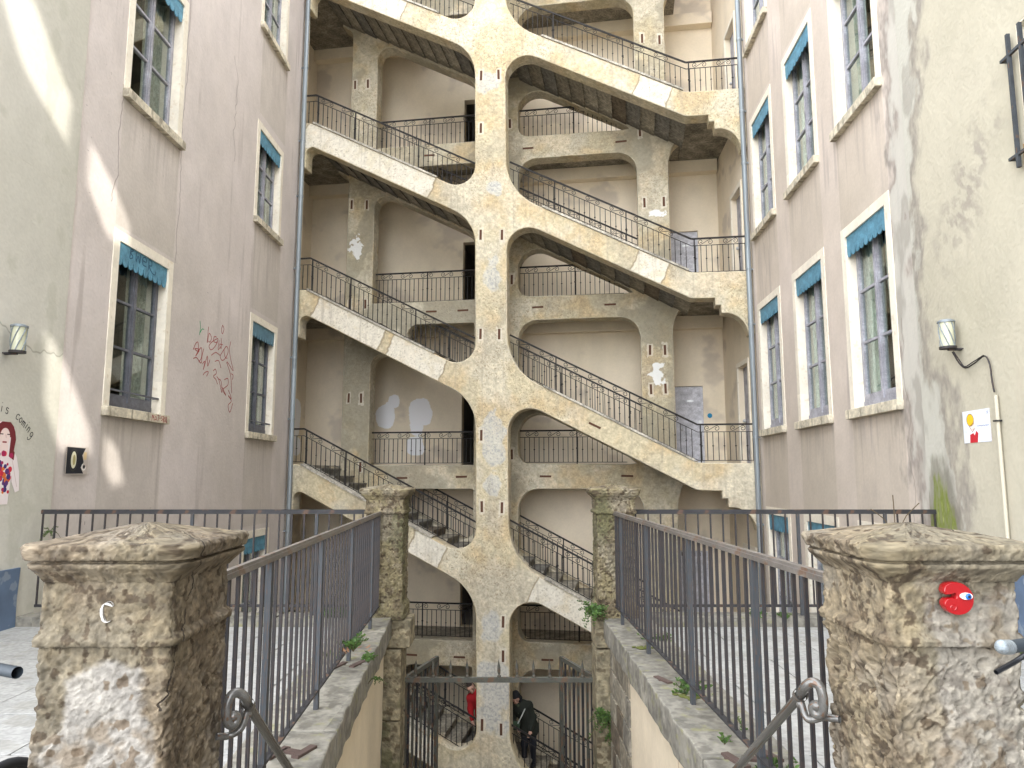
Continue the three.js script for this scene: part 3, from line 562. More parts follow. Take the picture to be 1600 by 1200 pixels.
// ---------------------------------------------------------------- coping stones and the walls of the passage
function coping(label, edge, side, joints) {
  const o = thing('coping', label, 'coping', V(edge(-5.5), 0, -5.5), 0);
  const W = .5;
  for (let i = 0; i + 1 < joints.length; i++) {
    const z0 = joints[i] - .009, z1 = joints[i + 1] + .009, sh = [], m = 14;      // z0 > z1; ragged inner edge
    for (let k = 0; k <= m; k++) { const z = z0 + (z1 - z0) * k / m; sh.push([edge(z) - side * .0 + side * (F2(z * 6 + side * 9, 3, 3) - .5) * -.03, -z]); }
    sh.push([edge(z1) + side * W, -z1], [edge(z0) + side * W, -z0]);
    const g = extr(poly(side < 0 ? sh : sh.reverse()), -.1, .115 + (i % 3) * .003, .012).rotateX(-Math.PI / 2).translate(-edge(-5.5), 0, 5.5);
    part('stone', boxUV(g), M.coping[i % 3], o);
  }
  return o;
}
const copL = coping('grey weathered stone coping under the left slanting fence, with rusty clamps and weeds', inL, -1, [-2.72, -4.45, -5.95, -7.9]);
const copR = coping('grey weathered stone coping under the right slanting fence, with mossy post feet', inR, 1, [-2.72, -4.05, -5.5, -6.4, -7.9]);
const clamp = [bb(-.02, .02, 0, .014, -.12, .12)];
function clamps(par, list) { for (const [x, z, r, l] of list) { const m = part('iron_clamp', bb(-.022, .022, -.01, .012, -l, l), M.clamp, par); m.position.set(x - par.position.x, .118, z - par.position.z); m.rotation.y = r; } }
clamps(copL, [[-1.12, -4.12, -.35, .085], [-1.26, -4.1, -.35, .085], [-1.19, -4.12, 1.2, .05], [-1.22, -5.95, -.3, .1], [-1.36, -5.9, -.3, .1]]);
clamps(copR, [[1.17, -4.0, .32, .1], [1.36, -4.1, .35, .12], [1.26, -4.02, 1.3, .05], [1.1, -5.5, .4, .09], [1.3, -5.45, 1.3, .06]]);
function passageWall(label, edge, side, ragged) {
  const o = thing('passage_wall', label, 'wall', V(edge(-5.5) + side * .05, 0, -5.5), 0);
  const zA = -2.72, zB = -7.75, dx = edge(zB) - edge(zA), L = Math.hypot(dx, zB - zA), ang = Math.atan2(-(zB - zA), dx);
  const sh = [[0, -6.6], [0, -.102]];
  for (let i = 0; i <= 26; i++) { const y = -.102 - i * .1; sh.push([L - ragged(-y) + (F2(i * .7, side * 5, 3) - .5) * .14, y]); }
  sh.push([L - 1.5, -6.6]);
  const add = (nm, s, d0, d1, m) => { const g = extr(poly(s), d0, d1, .004), q = part(nm, boxUV(g), m, o); q.position.set(edge(zA) + side * .075 - o.position.x, 0, zA - o.position.z); q.rotation.y = ang; return q; };
  add('render', sh, side < 0 ? -.012 : -.012, .012, M.creamWall);
  // rubble stones that show where the render has come off
  for (let r = 0; r < 12; r++) { const y1 = -.11 - r * .24, y0 = y1 - .225; let x = L - 1.15; while (x < L - .05) { const w = rr(.18, .4), x1 = Math.min(L, x + w); add('stone', [[x + .008, y0], [x1 - .008, y0 + rr(-.01, .01)], [x1 - .012, y1 - .012], [x + .012, y1 - rr(.005, .02)]], -.03, -.002 + rr(-.006, .006), M.steps[Math.floor(rnd() * 5)]); x = x1; } }
}
passageWall('cream rendered passage wall below the left coping', inL, -1, (d) => .05 + .35 * ss(.7, 2.2, d) + .5 * ss(1.5, 2.6, d));
passageWall('cream rendered passage wall below the right coping, render broken away at the end', inR, 1, (d) => .1 + .55 * ss(.3, 1.6, d) + .25 * ss(1.2, 2, d));

// ---------------------------------------------------------------- slanting and far fences
function fence(label, a, b, o) {
  const f = thing('iron_fence', label, 'fence', V(a.x, 0, a.z), 0, 'iron fences round the courtyard'), A = V(0, 0, 0), B = V(b.x - a.x, 0, b.z - a.z), L = B.length(), d = B.clone().normalize();
  const P = (t, y) => d.clone().multiplyScalar(t).setY(y), turn = Math.atan2(-d.z, d.x);
  part('top_rail', [rod(P(0, o.top - .012), P(L, o.top - .012), o.rail, .024), rod(P(0, o.top + .006), P(L, o.top + .006), o.rail * .7, .016)], o.dark ? M.fence : M.fenceTop, f);
  part('bottom_rail', rod(P(0, o.bot), P(L, o.bot), o.rail * .8, .012), M.fence, f);
  const bg = strip(new THREE.BoxGeometry(o.bar, o.top - o.bot - .02, o.bar).translate(0, (o.top + o.bot) / 2 - .01, 0));
  const pg = strip(new THREE.BoxGeometry(o.post, o.top - .02 - o.foot, o.post * .7).translate(0, (o.top - .02 + o.foot) / 2, 0));
  let n = Math.round(L / o.gap);
  for (let i = 0; i <= n; i++) {
    const t = Math.min(L - .02, .02 + i * L / n), isP = o.posts.includes(i), m = part(isP ? 'post' : 'bar', isP ? pg : bg, isP ? M.fenceBlue : M.fence, f);
    m.position.copy(P(t, 0)); m.rotation.y = turn + rr(-.03, .03);
  }
  return f;
}
const fOpt = { top: 1.205, bot: .235, foot: .11, rail: .042, bar: .016, post: .042, gap: .122 };
fence('slanting grey iron fence on the left coping between the near and far stone pillars', V(-1.14, 0, -2.66), V(-1.41, 0, -7.85), { ...fOpt, posts: [8, 18, 28, 38] });
fence('slanting grey iron fence on the right coping between the near and far stone pillars', V(1.25, 0, -2.62), V(1.10, 0, -7.85), { ...fOpt, posts: [9, 19, 30, 40] });
const far = { top: 1.21, bot: .2, foot: .1, rail: .036, bar: .016, post: .034, gap: .137, dark: true };
fence('far grey iron fence from the left house to the left far pillar', V(-5.18, 0, -8.08), V(-1.62, 0, -8.08), { ...far, posts: [12, 22] });
fence('far grey iron fence from the right far pillar to the damp corner', V(1.34, 0, -8.08), V(4.77, 0, -8.08), { ...far, posts: [13, 20] });
for (const [x0, x1, t] of [[-5.4, -1.6, 'left'], [1.36, 4.72, 'right']]) {
  const k = thing('kerb', `low mossy stone kerb under the ${t} far fence`, 'kerb', V((x0 + x1) / 2, 0, -8.1));
  let x = x0; while (x < x1 - .05) { const w = Math.min(x1 - x, rr(.7, 1.1)); part('stone', bb(x + .006 - (x0 + x1) / 2, x + w - .006 - (x0 + x1) / 2, -.02, .1 + rr(-.006, .006), -.15, .16), M.coping[Math.floor(rnd() * 3)], k); x += w; }
}

// ---------------------------------------------------------------- stone pillars: square shafts with moulded caps, worn relief
// prof: [y, offset]; hw, hd = half width and depth of the shaft; every ring is sampled finely and pushed in and out by noise
function pillarPart(name, prof, hw, hd, mat, parent, amp, sd, top, fine = 1, rad = .03) {
  const per = []; const N = Math.round(64 * fine * 2.3);
  const ringLen = 4 * (hw + hd);
  for (let i = 0; i < N; i++) {           // outline of a rounded rectangle, starting at the back left corner
    let s = i / N * ringLen, x, z, nx, nz;
    const W = 2 * hw, D = 2 * hd;
    if (s < D) { x = -hw; z = -hd + s; nx = -1; nz = 0; } else if (s < D + W) { x = -hw + s - D; z = hd; nx = 0; nz = 1; } else if (s < 2 * D + W) { x = hw; z = hd - (s - D - W); nx = 1; nz = 0; } else { x = hw - (s - 2 * D - W); z = -hd; nx = 0; nz = -1; }
    const cx = Math.max(-hw + rad, Math.min(hw - rad, x)), cz = Math.max(-hd + rad, Math.min(hd - rad, z)); let ex = x - cx, ez = z - cz; const l = Math.hypot(ex, ez) || 1; ex /= l; ez /= l;
    per.push([cx + ex * rad, cz + ez * rad, ex, ez, s]);
  }
  const ys = []; for (let i = 0; i + 1 < prof.length; i++) { const [a, oa] = prof[i], [b, ob] = prof[i + 1], n = Math.max(1, Math.round(Math.hypot(b - a, ob - oa) / (.011 / fine))); for (let k = 0; k < n; k++) ys.push([a + (b - a) * k / n, oa + (ob - oa) * k / n]); } ys.push(prof[prof.length - 1]);
  if (top) { const [y0, o0] = prof[prof.length - 1]; for (let k = 1; k <= 14; k++) ys.push([y0 + top * k / 14, o0, 1 - k / 14]); }
  const pos = [], uv = [], idx = [], R = ys.length;
  for (let j = 0; j < R; j++) for (let i = 0; i <= N; i++) {
    const [px, pz, nx, nz, s] = per[i % N], [y, o, sc = 1] = ys[j];
    let x = (px + nx * o) * sc, z = (pz + nz * o) * sc;
    const rough = F3(x * 40 + 9, y * 40 + sd, z * 40, 2), fis = Math.abs(F3(x * 9 + 2, y * 13, z * 9 + sd, 3) - .5), k = amp((px + nx * o), y, (pz + nz * o), nx, nz), f = F3(x * 7 + sd, y * 7, z * 7, 4) - .5, h = F3(x * 26 + sd, y * 26, z * 26, 3) - .5, g = Math.abs(F3(x * 4.3 + sd, y * 4.3 + 5, z * 4.3, 3) - .5);
    const pit = F3(x * 17 + 3, y * 17 + sd, z * 17, 3), dsp = k * (.8 * f + .95 * h + .5 * (F3(x * 62 + sd, y * 62, z * 62, 2) - .5) - .8 * ss(.56, .7, pit) - .5 * ss(.02, 0, g) - .5 * ss(.6, .72, rough) - .55 * ss(.022, .004, fis));
    x += nx * dsp * sc; z += nz * dsp * sc; const yy = y + (sc < 1 ? dsp * .8 : dsp * .35);
    pos.push(x, yy, z); uv.push(i === N ? ringLen : s, y + (sc < 1 ? (1 - sc) * .2 : 0));
  }
  for (let j = 0; j + 1 < R; j++) for (let i = 0; i < N; i++) { const a = j * (N + 1) + i, b = a + 1, c = a + N + 1, d = c + 1; idx.push(a, b, d, a, d, c); }
  const g = new THREE.BufferGeometry(); g.setAttribute('position', new THREE.Float32BufferAttribute(pos, 3)); g.setAttribute('uv', new THREE.Float32BufferAttribute(uv, 2)); g.setIndex(idx); g.computeVertexNormals();
  return part(name, g, mat, parent);
}
const pillarMat = (sd, per, panel, moss, tint) => std({ ...surf(1024, 1024, per, 1.7, 0, 0, (x, y, c) => {
  const n = F2(x * 9 + sd, y * 8, 6), m = F2(x * 21 + sd, y * 17, 5), f = F2(x * 60, y * 60 + sd, 4), q = F2(x * 2.3 + sd + 30, y * 1.7, 5);
  c[0] = 108 * tint[0]; c[1] = 97 * tint[1]; c[2] = 80 * tint[2];
  mixc(c, [84, 72, 57], ss(.44, .7, n) * .55); mixc(c, [134, 123, 105], ss(.5, .72, m) * .45); mixc(c, [128, 122, 112], ss(.48, .6, F2(x * 3 + 77 + sd, y * 3, 5)) * .4); mixc(c, [84, 82, 54], ss(.5, .66, q) * moss); mixc(c, [62, 50, 36], ss(.57, .68, F2(x * 34 + 5, y * 34 + sd, 4)) * .7);
  mulc(c, 1 + (f - .5) * .6); c[3] = .5 + (f - .5) * .8 + (m - .5) * .6;
  const e = panel(x, y) + (F2(x * 9, y * 9 + sd, 5) - .5) * .13;
  if (e > 0) { const t = ss(0, .035, e), k = 1 + (f - .5) * .4 + (m - .5) * .3; const w = [146 * k, 141 * k, 133 * k]; mixc(w, [118, 102, 82], ss(.6, .72, F2(x * 8 + 60, y * 8, 5)) * .6); mixc(w, [92, 76, 58], ss(.66, .74, F2(x * 30, y * 26 + 9, 3)) * .7); mixc(c, w, t * (sd < 5 ? .9 : .6)); }
  const cx = per * .53 + (F2(y * 5 + sd, sd, 5) - .5) * .34, cr = Math.abs(x - cx); if (cr < .0035 && y > .92) { mixc(c, [44, 36, 28], .85); c[3] -= .6; }
}), bumpScale: .01 });
const NW = .195, ND = .235;      // the near pillars
const capProf = (y) => [[y, .002], [y + .012, .012], [y + .02, .02], [y + .028, .03], [y + .045, .05], [y + .056, .052], [y + .06, .036], [y + .064, .036], [y + .068, .058], [y + .1, .066], [y + .112, .058]];
const nearPer = 4 * (NW + ND);
function nearPillar(label, pos, turn, sd, panel, shaftAmp, tint) {
  const o = thing('stone_pillar', label, 'pillar', pos, turn, 'stone pillars of the passage'), mat = pillarMat(sd, nearPer, panel, .16, tint);
  pillarPart('shaft', [[-.03, .0], [.3, 0], [1.1, 0]], NW, ND, mat, o, shaftAmp, sd, 0, 2.3, .02);
  pillarPart('necking', [[1.1, .0], [1.104, .016], [1.122, .02], [1.134, .012], [1.14, .002], [1.292, -.002]], NW, ND, mat, o, () => .008, sd + 1, 0, 2.2, .02);
  pillarPart('cap', capProf(1.287), NW, ND, mat, o, (x, y, z) => .0075, sd + 2, .05, 2.4, .02);
  return o;
}
const pFL = at(255, 1000, 2.2), pFR = at(1394, 1000, 2.2);
const SX = 2 * ND;               // uv: back-left, left side 0..2ND, front 2ND..2ND+2NW, right side after that
const pilL = nearPillar('thick weathered near stone pillar on the left with a pale rough panel on its front', V(pFL.x - NW + .012, 0, -2.2 - ND), .03, 3,
  (x, y) => Math.min(x - SX - .045, SX + 2 * NW - .07 + .05 * ss(1.05, .6, y) - x, 1.055 - y) , (x, y, z, nx, nz) => (nz > .7 && Math.abs(x) < NW - .05 && y < 1.05 ? .009 : .011), [1.06, 1.05, 1.04]);
const pilR = nearPillar('thick weathered near stone pillar on the right carrying the red ceramic face', V(pFR.x + NW - .005, 0, -2.2 - ND), .0, 11,
  (x, y) => Math.min(.07, Math.min(x - SX - .1, SX + 2 * NW + .02 - x), (1.27 - y) * .5), (x, y, z, nx) => (nx < -.7 ? .02 : .015), [1.16, 1.16, 1.13]);
// left pillar: a worn white C of glue, an iron ring; right pillar: the red face
{
  const c = []; for (let i = 0; i <= 20; i++) { const a = .7 + i / 20 * 4.6; c.push([Math.cos(a) * (.017 + .003 * rnd()), Math.sin(a) * .029, .002 + .005 * Math.sin(i / 20 * Math.PI) * rr(.5, 1)]); }
  const s = [...c.map(([x, y, w]) => [x - w * .8, y]), ...c.slice().reverse().map(([x, y, w]) => [x + w * .5, y + .003])];
  const p = at(163, 958, 2.19);
  part('glue_mark', boxUV(extr(poly(s), -.012, .003, .001)), std({ color: lin(.48, .46, .43) }), pilL).position.set(p.x - pilL.position.x, p.y, ND + .004);
}
const ring = thing('iron_ring', 'small rusty iron ring on a plate on the outer side of the left near pillar', 'ring', V(pilL.position.x - NW, .97, -2.42));
part('plate', [bb(-.016, .004, -.075, .075, -.03, .03), bb(-.022, 0, .06, .085, -.012, .012), bb(-.022, 0, -.09, -.065, -.012, .012)], M.rust, ring);
part('hoop', strip(new THREE.TorusGeometry(.036, .008, 8, 28).translate(-.03, .0, .0)), M.iron, ring);
{
  const p = at(1491, 931, 2.19), o = thing('ceramic_face', 'glossy red ceramic profile face with one blue eye on the right pillar', 'sculpture', V(p.x, p.y - .004, -2.2 + .016), .0);
  const out = []; const sc = .046;
  const key = [[-.25, .98, .25], [.35, .92, .3], [.78, .45, .3], [.86, -.1, .3], [.62, -.72, .3], [.05, -1.0, .3], [-.55, -.85, .25], [-.86, -.42, .2], [-.8, -.05, .14], [-.45, .0, .1], [-.12, -.05, .06], [-.12, .2, .04], [-.2, .36, .05], [-.4, .2, .1], [-.72, .22, .15], [-.86, .5, .18], [-.7, .85, .22]];
  const sp = [[-.95, .48], [-.8, .85], [-.25, 1.02], [.4, .86], [.86, .32], [.86, -.35], [.48, -.85], [-.1, -1.02], [-.66, -.86], [-.96, -.42], [-.84, -.1], [-.5, -.0], [-.22, -.02], [-.14, .2], [-.24, .4], [-.5, .33], [-.82, .3]];
  const shp = poly(new THREE.SplineCurve([...sp, sp[0]].map(([x, y]) => new THREE.Vector2(x * sc * .95, y * sc * .95))).getPoints(90).slice(0, -1));
  const red = new THREE.MeshPhysicalMaterial({ color: lin(.33, .005, .008), roughness: .25, clearcoat: .6, clearcoatRoughness: .2 });
  const g = new THREE.ExtrudeGeometry(shp, { depth: .008, bevelEnabled: true, bevelSize: .003, bevelThickness: .012, bevelSegments: 6 }); part('face', strip(g), red, o);
  const eyeW = poly([...Array(13)].map((_, i) => [Math.cos(Math.PI * i / 12) * .018, Math.sin(Math.PI * i / 12) * .0105]).concat([...Array(12)].map((_, i) => [-Math.cos(Math.PI * (i + 1) / 12) * .018, -Math.sin(Math.PI * (i + 1) / 12) * .0095])));
  part('eye', extr(eyeW, .018, .026, .002), std({ color: lin(.75, .74, .7), roughness: .3 }), o).position.set(.018, .007, 0);
  part('iris', strip(new THREE.SphereGeometry(.009, 18, 12).scale(1, 1, .45).translate(.022, .007, .0265)), std({ color: lin(.015, .12, .42), roughness: .2 }), o);
  part('pupil', strip(new THREE.SphereGeometry(.004, 12, 8).scale(1, 1, .5).translate(.022, .007, .0302)), M.dark, o);
  part('curl', tube([...Array(16)].map((_, i) => { const a = i * .45, r = .002 + i * .0006; return V(-.022 + Math.cos(a) * r, -.024 + Math.sin(a) * r, .02); }), .0022, 40, 6), red, o);
}
// far pillars
function farPillar(label, x, sd) {
  const hw = .205, o = thing('stone_pillar', label, 'pillar', V(x, 0, -7.86 - hw), 0, 'stone pillars of the passage'), per = 8 * hw, mat = pillarMat(sd, per, () => -1, .75, [1.12, 1.14, 1.04]);
  pillarPart('shaft', [[.1, .03], [.22, .03], [.235, .018], [.25, .012], [.26, 0], [1.19, 0]], hw, hw, mat, o, () => .016, sd, 0, 1.3, .02);
  pillarPart('necking', [[1.19, 0], [1.195, .022], [1.22, .026], [1.232, .006], [1.34, .004]], hw, hw, mat, o, () => .012, sd + 2, 0, 1.3, .02);
  pillarPart('cap', [[1.335, .002], [1.36, .02], [1.38, .034], [1.386, .05], [1.405, .058], [1.41, .064], [1.45, .074], [1.462, .062]], hw, hw, mat, o, () => .014, sd + 4, .05, 1.3, .02);
  // the pier of squared stones below it, at the side of the passage
  let y = .095, i = 0; while (y > -5.2) { const h = [.3, .72, .55, .4][i % 4]; part('stone', boxUV(extr(poly(roundPoly([[-hw - .03, y - h + .006, .02], [hw + (i ? .0 : .09), y - h + .006, .02], [hw + (i ? .0 : .09), y - .006, .02], [-hw - .03, y - .006, .02]], 2)), -hw, hw - .01 + (i % 2) * .012, .012)), M.rubble, o); y -= h; i++; }
  return o;
}
const fpL = farPillar('slim weathered far stone pillar at the left end of the passage', -1.365, 41);
const fpR = farPillar('slim weathered far stone pillar at the right end of the passage, ferns at its foot', 1.11, 57);

// ---------------------------------------------------------------- iron gate at the end of the passage
{
  const z = -8.2, o = thing('iron_gate', 'old iron gate with spear tips and two open leaves under the far pillars', 'gate', V(-.13, -5, z));
  const A = at(620, 1062, -z), B = at(938, 1062, -z), y = A.y + 5;
  part('top_bar', rod(V(A.x + .13, y, 0), V(B.x + .13, y, 0), .05, .045), M.gate, o);
  const tip = merge([strip(new THREE.LatheGeometry([[0, 0], [.019, .004], [.021, .018], [.011, .03], [.008, .034], [.014, .04], [.018, .075], [.015, .12], [0, .195]].map((p) => new THREE.Vector2(...p)), 12)), strip(new THREE.SphereGeometry(.022, 10, 8).translate(0, .012, 0))]);
  for (const px of [649, 677, 704, 730, 780, 808, 834, 859, 910]) { const m = part('spear_tip', tip, M.gate, o), p = at(px, 1056, -z); m.position.set(p.x + .13, y + .022, 0); m.rotation.z = rr(-.04, .04); }
  for (const [hx, tx] of [[630, 652], [934, 897]]) {
    const h = at(hx, 1066, -z - .05), t = at(tx, 1036, -z - .95);
    const L = new THREE.Group(); L.name = 'gate_leaf'; L.position.set(h.x + .13, y - .03, -.05); const d = V(t.x - h.x, 0, -.9), len = d.length(); L.rotation.y = Math.atan2(-d.z, d.x); o.add(L);
    part('frame', [rod(V(0, -3.4, 0), V(0, .02, 0), .05), rod(V(len, -3.4, 0), V(len, .04, 0), .04), rod(V(0, .02, 0), V(len, .03, 0), .05, .04), rod(V(0, -3.3, 0), V(len, -3.3, 0), .04), rod(V(0, -2, 0), V(len, -2, 0), .04, .03)], M.gate, L);
    for (let i = 1; i < 8; i++) part('bar', rod(V(len * i / 8, -3.3, 0), V(len * i / 8, .02, 0), .022), i % 2 ? M.fence : M.gate, L);
  }
}
// ---------------------------------------------------------------- handrails that run down into the passage
function handrail(label, attach, knee, side) {
  const o = thing('handrail', label, 'handrail', V(attach.x, 0, attach.z)), A = attach.clone().sub(o.position), K = knee.clone().sub(o.position);
  const ax = V(-.038, -.73, -1).normalize(), end = K.clone().addScaledVector(ax, 3.6);
  const r = .017, up = V(0, 1, 0), fw = V(.038, .73, 1).normalize();     // fw = up the slope, towards us
  part('rail', tube([end, K.clone().addScaledVector(ax, 1), K.clone().addScaledVector(ax, .05)], r, 20, 14), M.handrail, o);
  // the volute at its upper end
  const pts = [K.clone().addScaledVector(ax, .055)]; const out = V(side * .75, 0, .66).normalize();
  const q = (a, b) => K.clone().addScaledVector(out, a * .72).add(V(0, b * .72, 0));
  pts.push(q(.0, .012), q(.03, .034), q(.058, .03), q(.075, -.005), q(.078, -.06), q(.068, -.098), q(.046, -.108), q(.03, -.09), q(.034, -.07), q(.048, -.066));
  part('volute', [tube(pts, .0165, 70, 12), strip(new THREE.SphereGeometry(.019, 14, 10).translate(...q(.046, -.07).toArray()))], M.handrail, o);
  const c0 = K.clone().addScaledVector(ax, .06);
  part('collar', [tube([c0.clone().addScaledVector(ax, -.014), c0.clone().addScaledVector(ax, .014)], .024, 2, 16), strip(new THREE.SphereGeometry(.016, 12, 8).translate(c0.x, c0.y - .03, c0.z))], M.handrail, o);
  part('bracket', tube([c0.clone().add(V(0, -.02, 0)), c0.clone().add(V(side * .012, -.07, .03)), c0.clone().lerp(A, .6).setY(A.y - .006), A], .0125, 40, 10), M.handrail, o);
}
handrail('polished iron handrail with a scroll end beside the left near pillar', at(338, 1151, 2.6), at(381, 1092, 2.62), -1);
handrail('polished iron handrail with a scroll end beside the right near pillar', at(1312, 1124, 2.55), at(1259, 1076, 2.6), 1);

// ---------------------------------------------------------------- wall lamps, cable, posters, graffiti
function lamp(label, base, turn, x, y, zoff, flip) {
  const o = thing('wall_lamp', label, 'wall lamp', base.clone().add(V(x, y, zoff).applyAxisAngle(V(0, 1, 0), turn)), turn, 'cage lamps on the walls');
  part('glass_body', cyl(.07, .062, .25, 0, 0, .13, 24), std({ color: lin(.55, .55, .4), roughness: .3 }), o);
  part('cap', [cyl(.084, .084, .018, 0, .135, .13, 24), cyl(.06, .075, .012, 0, .15, .13, 24)], M.zinc, o);
  part('ring', [cyl(.08, .08, .024, 0, -.135, .13, 24), bb(-.015, .015, -.165, -.14, -.001, .13), cyl(.045, .045, .012, 0, -.152, .006, 14).rotateX(0)], M.fence, o);
  for (let i = 0; i < 7; i++) { const a0 = i / 7 * Math.PI * 2, p = []; for (let k = 0; k <= 8; k++) { const a = a0 + k / 8 * 1.3 * flip, r = .075 - k * .0009; p.push(V(Math.sin(a) * r, .125 - k / 8 * .25, .13 + Math.cos(a) * r)); } part('rib', tube(p, .006, 16, 5), M.zinc, o); }
}
lamp('grey cage lamp on the cream wall right of the windows', PR, turnR, 7.88, 3.04, .02, 1);
lamp('grey cage lamp at the left picture edge on the sage wall', PL, turnL, -9.4, 3.02, .02, -1);
{
  const o = thing('lamp_cable', 'cable running from the right lamp into a cream conduit down the wall', 'cable', PR.clone().add(V(8.1, 0, .03).applyAxisAngle(V(0, 1, 0), turnR)), turnR);
  part('cable', [tube([V(-.2, 2.86, .09), V(-.2, 2.74, .03), V(-.12, 2.68, .02), V(.05, 2.7, .02), V(.24, 2.74, .02), V(.3, 2.66, .02), V(.32, 2.48, .02), V(.34, 2.38, .02)], .008, 60, 8), tube([V(-.18, 2.86, .09), V(-.175, 2.75, .03), V(-.1, 2.69, .035), V(.05, 2.712, .035), V(.23, 2.75, .03)], .006, 40, 6)], M.fence, o);
  part('conduit', cyl(.017, .017, 2.3, .36, 1.2, .022, 14), std({ color: lin(.5, .46, .36) }), o);
  part('clip', [bb(.33, .39, 2.1, 2.115, 0, .05), bb(.33, .39, .9, .915, 0, .05)], M.dark, o);
}
function canvasTex(w, h, draw) { const cv = document.createElement('canvas'); cv.width = w; cv.height = h; const g = cv.getContext('2d'); draw(g, w, h); const t = new THREE.CanvasTexture(cv); t.colorSpace = THREE.SRGBColorSpace; return t; }
function poster(label, pos, turn, w, h, draw, name = 'poster', cat = 'poster') {
  const o = thing(name, label, cat, pos, turn); const t = canvasTex(Math.round(w * 700), Math.round(h * 700), draw);
  const g = new THREE.BoxGeometry(w, h, .003); part('paper', g, [0, 1, 2, 3, 4].map(() => 0) && std({ map: t }), o); return o;
}
const onL = (s, y, z = .022) => PL.clone().add(V(-s, y, z).applyAxisAngle(V(0, 1, 0), turnL)), onR = (s, y, z = .023) => PR.clone().add(V(s, y, z).applyAxisAngle(V(0, 1, 0), turnR));
poster('white paper poster with a yellow haired figure in a red jacket under the right lamp', onR(8.05, 2.085, .0225), turnR, .47, .32, (g, w, h) => {
  g.fillStyle = '#d9dde6'; g.fillRect(0, 0, w, h); for (let i = 0; i < 60; i++) { g.fillStyle = `rgba(160,165,180,${.04 + .06 * rnd()})`; g.fillRect(rnd() * w, rnd() * h, 60 * rnd(), 30 * rnd()); }
  g.fillStyle = '#f2eeea'; g.beginPath(); g.moveTo(w * .2, h); g.lineTo(w * .27, h * .72); g.lineTo(w * .5, h * .66); g.lineTo(w * .56, h); g.fill();
  g.fillStyle = '#b81c28'; g.beginPath(); g.moveTo(w * .22, h); g.lineTo(w * .24, h * .75); g.lineTo(w * .37, h * .7); g.lineTo(w * .41, h * .78); g.lineTo(w * .48, h * .64); g.lineTo(w * .55, h * .72); g.lineTo(w * .51, h); g.fill();
  g.fillStyle = '#e9d5cb'; g.beginPath(); g.ellipse(w * .345, h * .5, w * .11, h * .16, -.5, 0, 7); g.fill();
  g.fillStyle = '#e5b81d'; g.strokeStyle = '#3a2a10'; g.lineWidth = 3; g.beginPath(); g.ellipse(w * .28, h * .29, w * .135, h * .19, .1, 0, 7); g.fill(); g.stroke();
  g.strokeStyle = '#4a2622'; g.beginPath(); g.moveTo(w * .22, h * .5); g.lineTo(w * .42, h * .36); g.moveTo(w * .3, h * .47); g.lineTo(w * .35, h * .45); g.moveTo(w * .38, h * .43); g.lineTo(w * .42, h * .41); g.moveTo(w * .35, h * .6); g.lineTo(w * .4, h * .57); g.moveTo(w * .24, h * .5); g.lineTo(w * .34, h * .66); g.lineTo(w * .45, h * .55); g.stroke();
  g.strokeStyle = '#4a5080'; g.lineWidth = 3; g.beginPath(); for (let x = w * .53; x < w * .95; x += 4) g.lineTo(x, h * .5 + rr(-3, 3)); g.stroke(); g.beginPath(); g.moveTo(w * .9, h * .07); g.lineTo(w * .93, h * .14); g.lineTo(w * .96, h * .06); g.moveTo(w * .93, h * .14); g.lineTo(w * .91, h * .17); g.stroke();
});
poster('small torn black poster with a pale oval on the left house', onL(8.03, 1.78, .0225), turnL, .44, .33, (g, w, h) => {
  g.fillStyle = '#b9ada2'; g.fillRect(0, 0, w, h); g.fillStyle = '#14151c'; g.beginPath(); g.moveTo(6, 4); g.lineTo(w * .86, 8); g.lineTo(w * .72, h * .3); g.lineTo(w * .8, h * .55); g.lineTo(w * .68, h * .75); g.lineTo(w * .82, h - 6); g.lineTo(8, h - 4); g.fill();
  g.strokeStyle = '#55503a'; g.lineWidth = 2; for (let i = 0; i < 40; i++) { const a = i / 40 * 6.283; g.beginPath(); g.moveTo(w * .34 + Math.cos(a) * w * .17, h * .48 + Math.sin(a) * h * .34); g.lineTo(w * .34 + Math.cos(a) * w * .21, h * .48 + Math.sin(a) * h * .42); g.stroke(); }
  g.fillStyle = '#d8d3b4'; g.beginPath(); g.ellipse(w * .34, h * .48, w * .125, h * .31, 0, 0, 7); g.fill(); g.fillStyle = '#a59a66'; g.beginPath(); g.ellipse(w * .36, h * .48, w * .06, h * .19, 0, 0, 7); g.fill();
  g.fillStyle = '#c9b083'; g.fillRect(w * .78, h * .18, w * .14, h * .28); g.strokeStyle = '#e6e2da'; g.lineWidth = 9; g.beginPath(); g.arc(w * .82, h * .72, w * .09, 0, 4); g.stroke(); g.fillStyle = '#14151c'; g.beginPath(); g.arc(w * .83, h * .72, w * .05, 0, 7); g.fill();
});
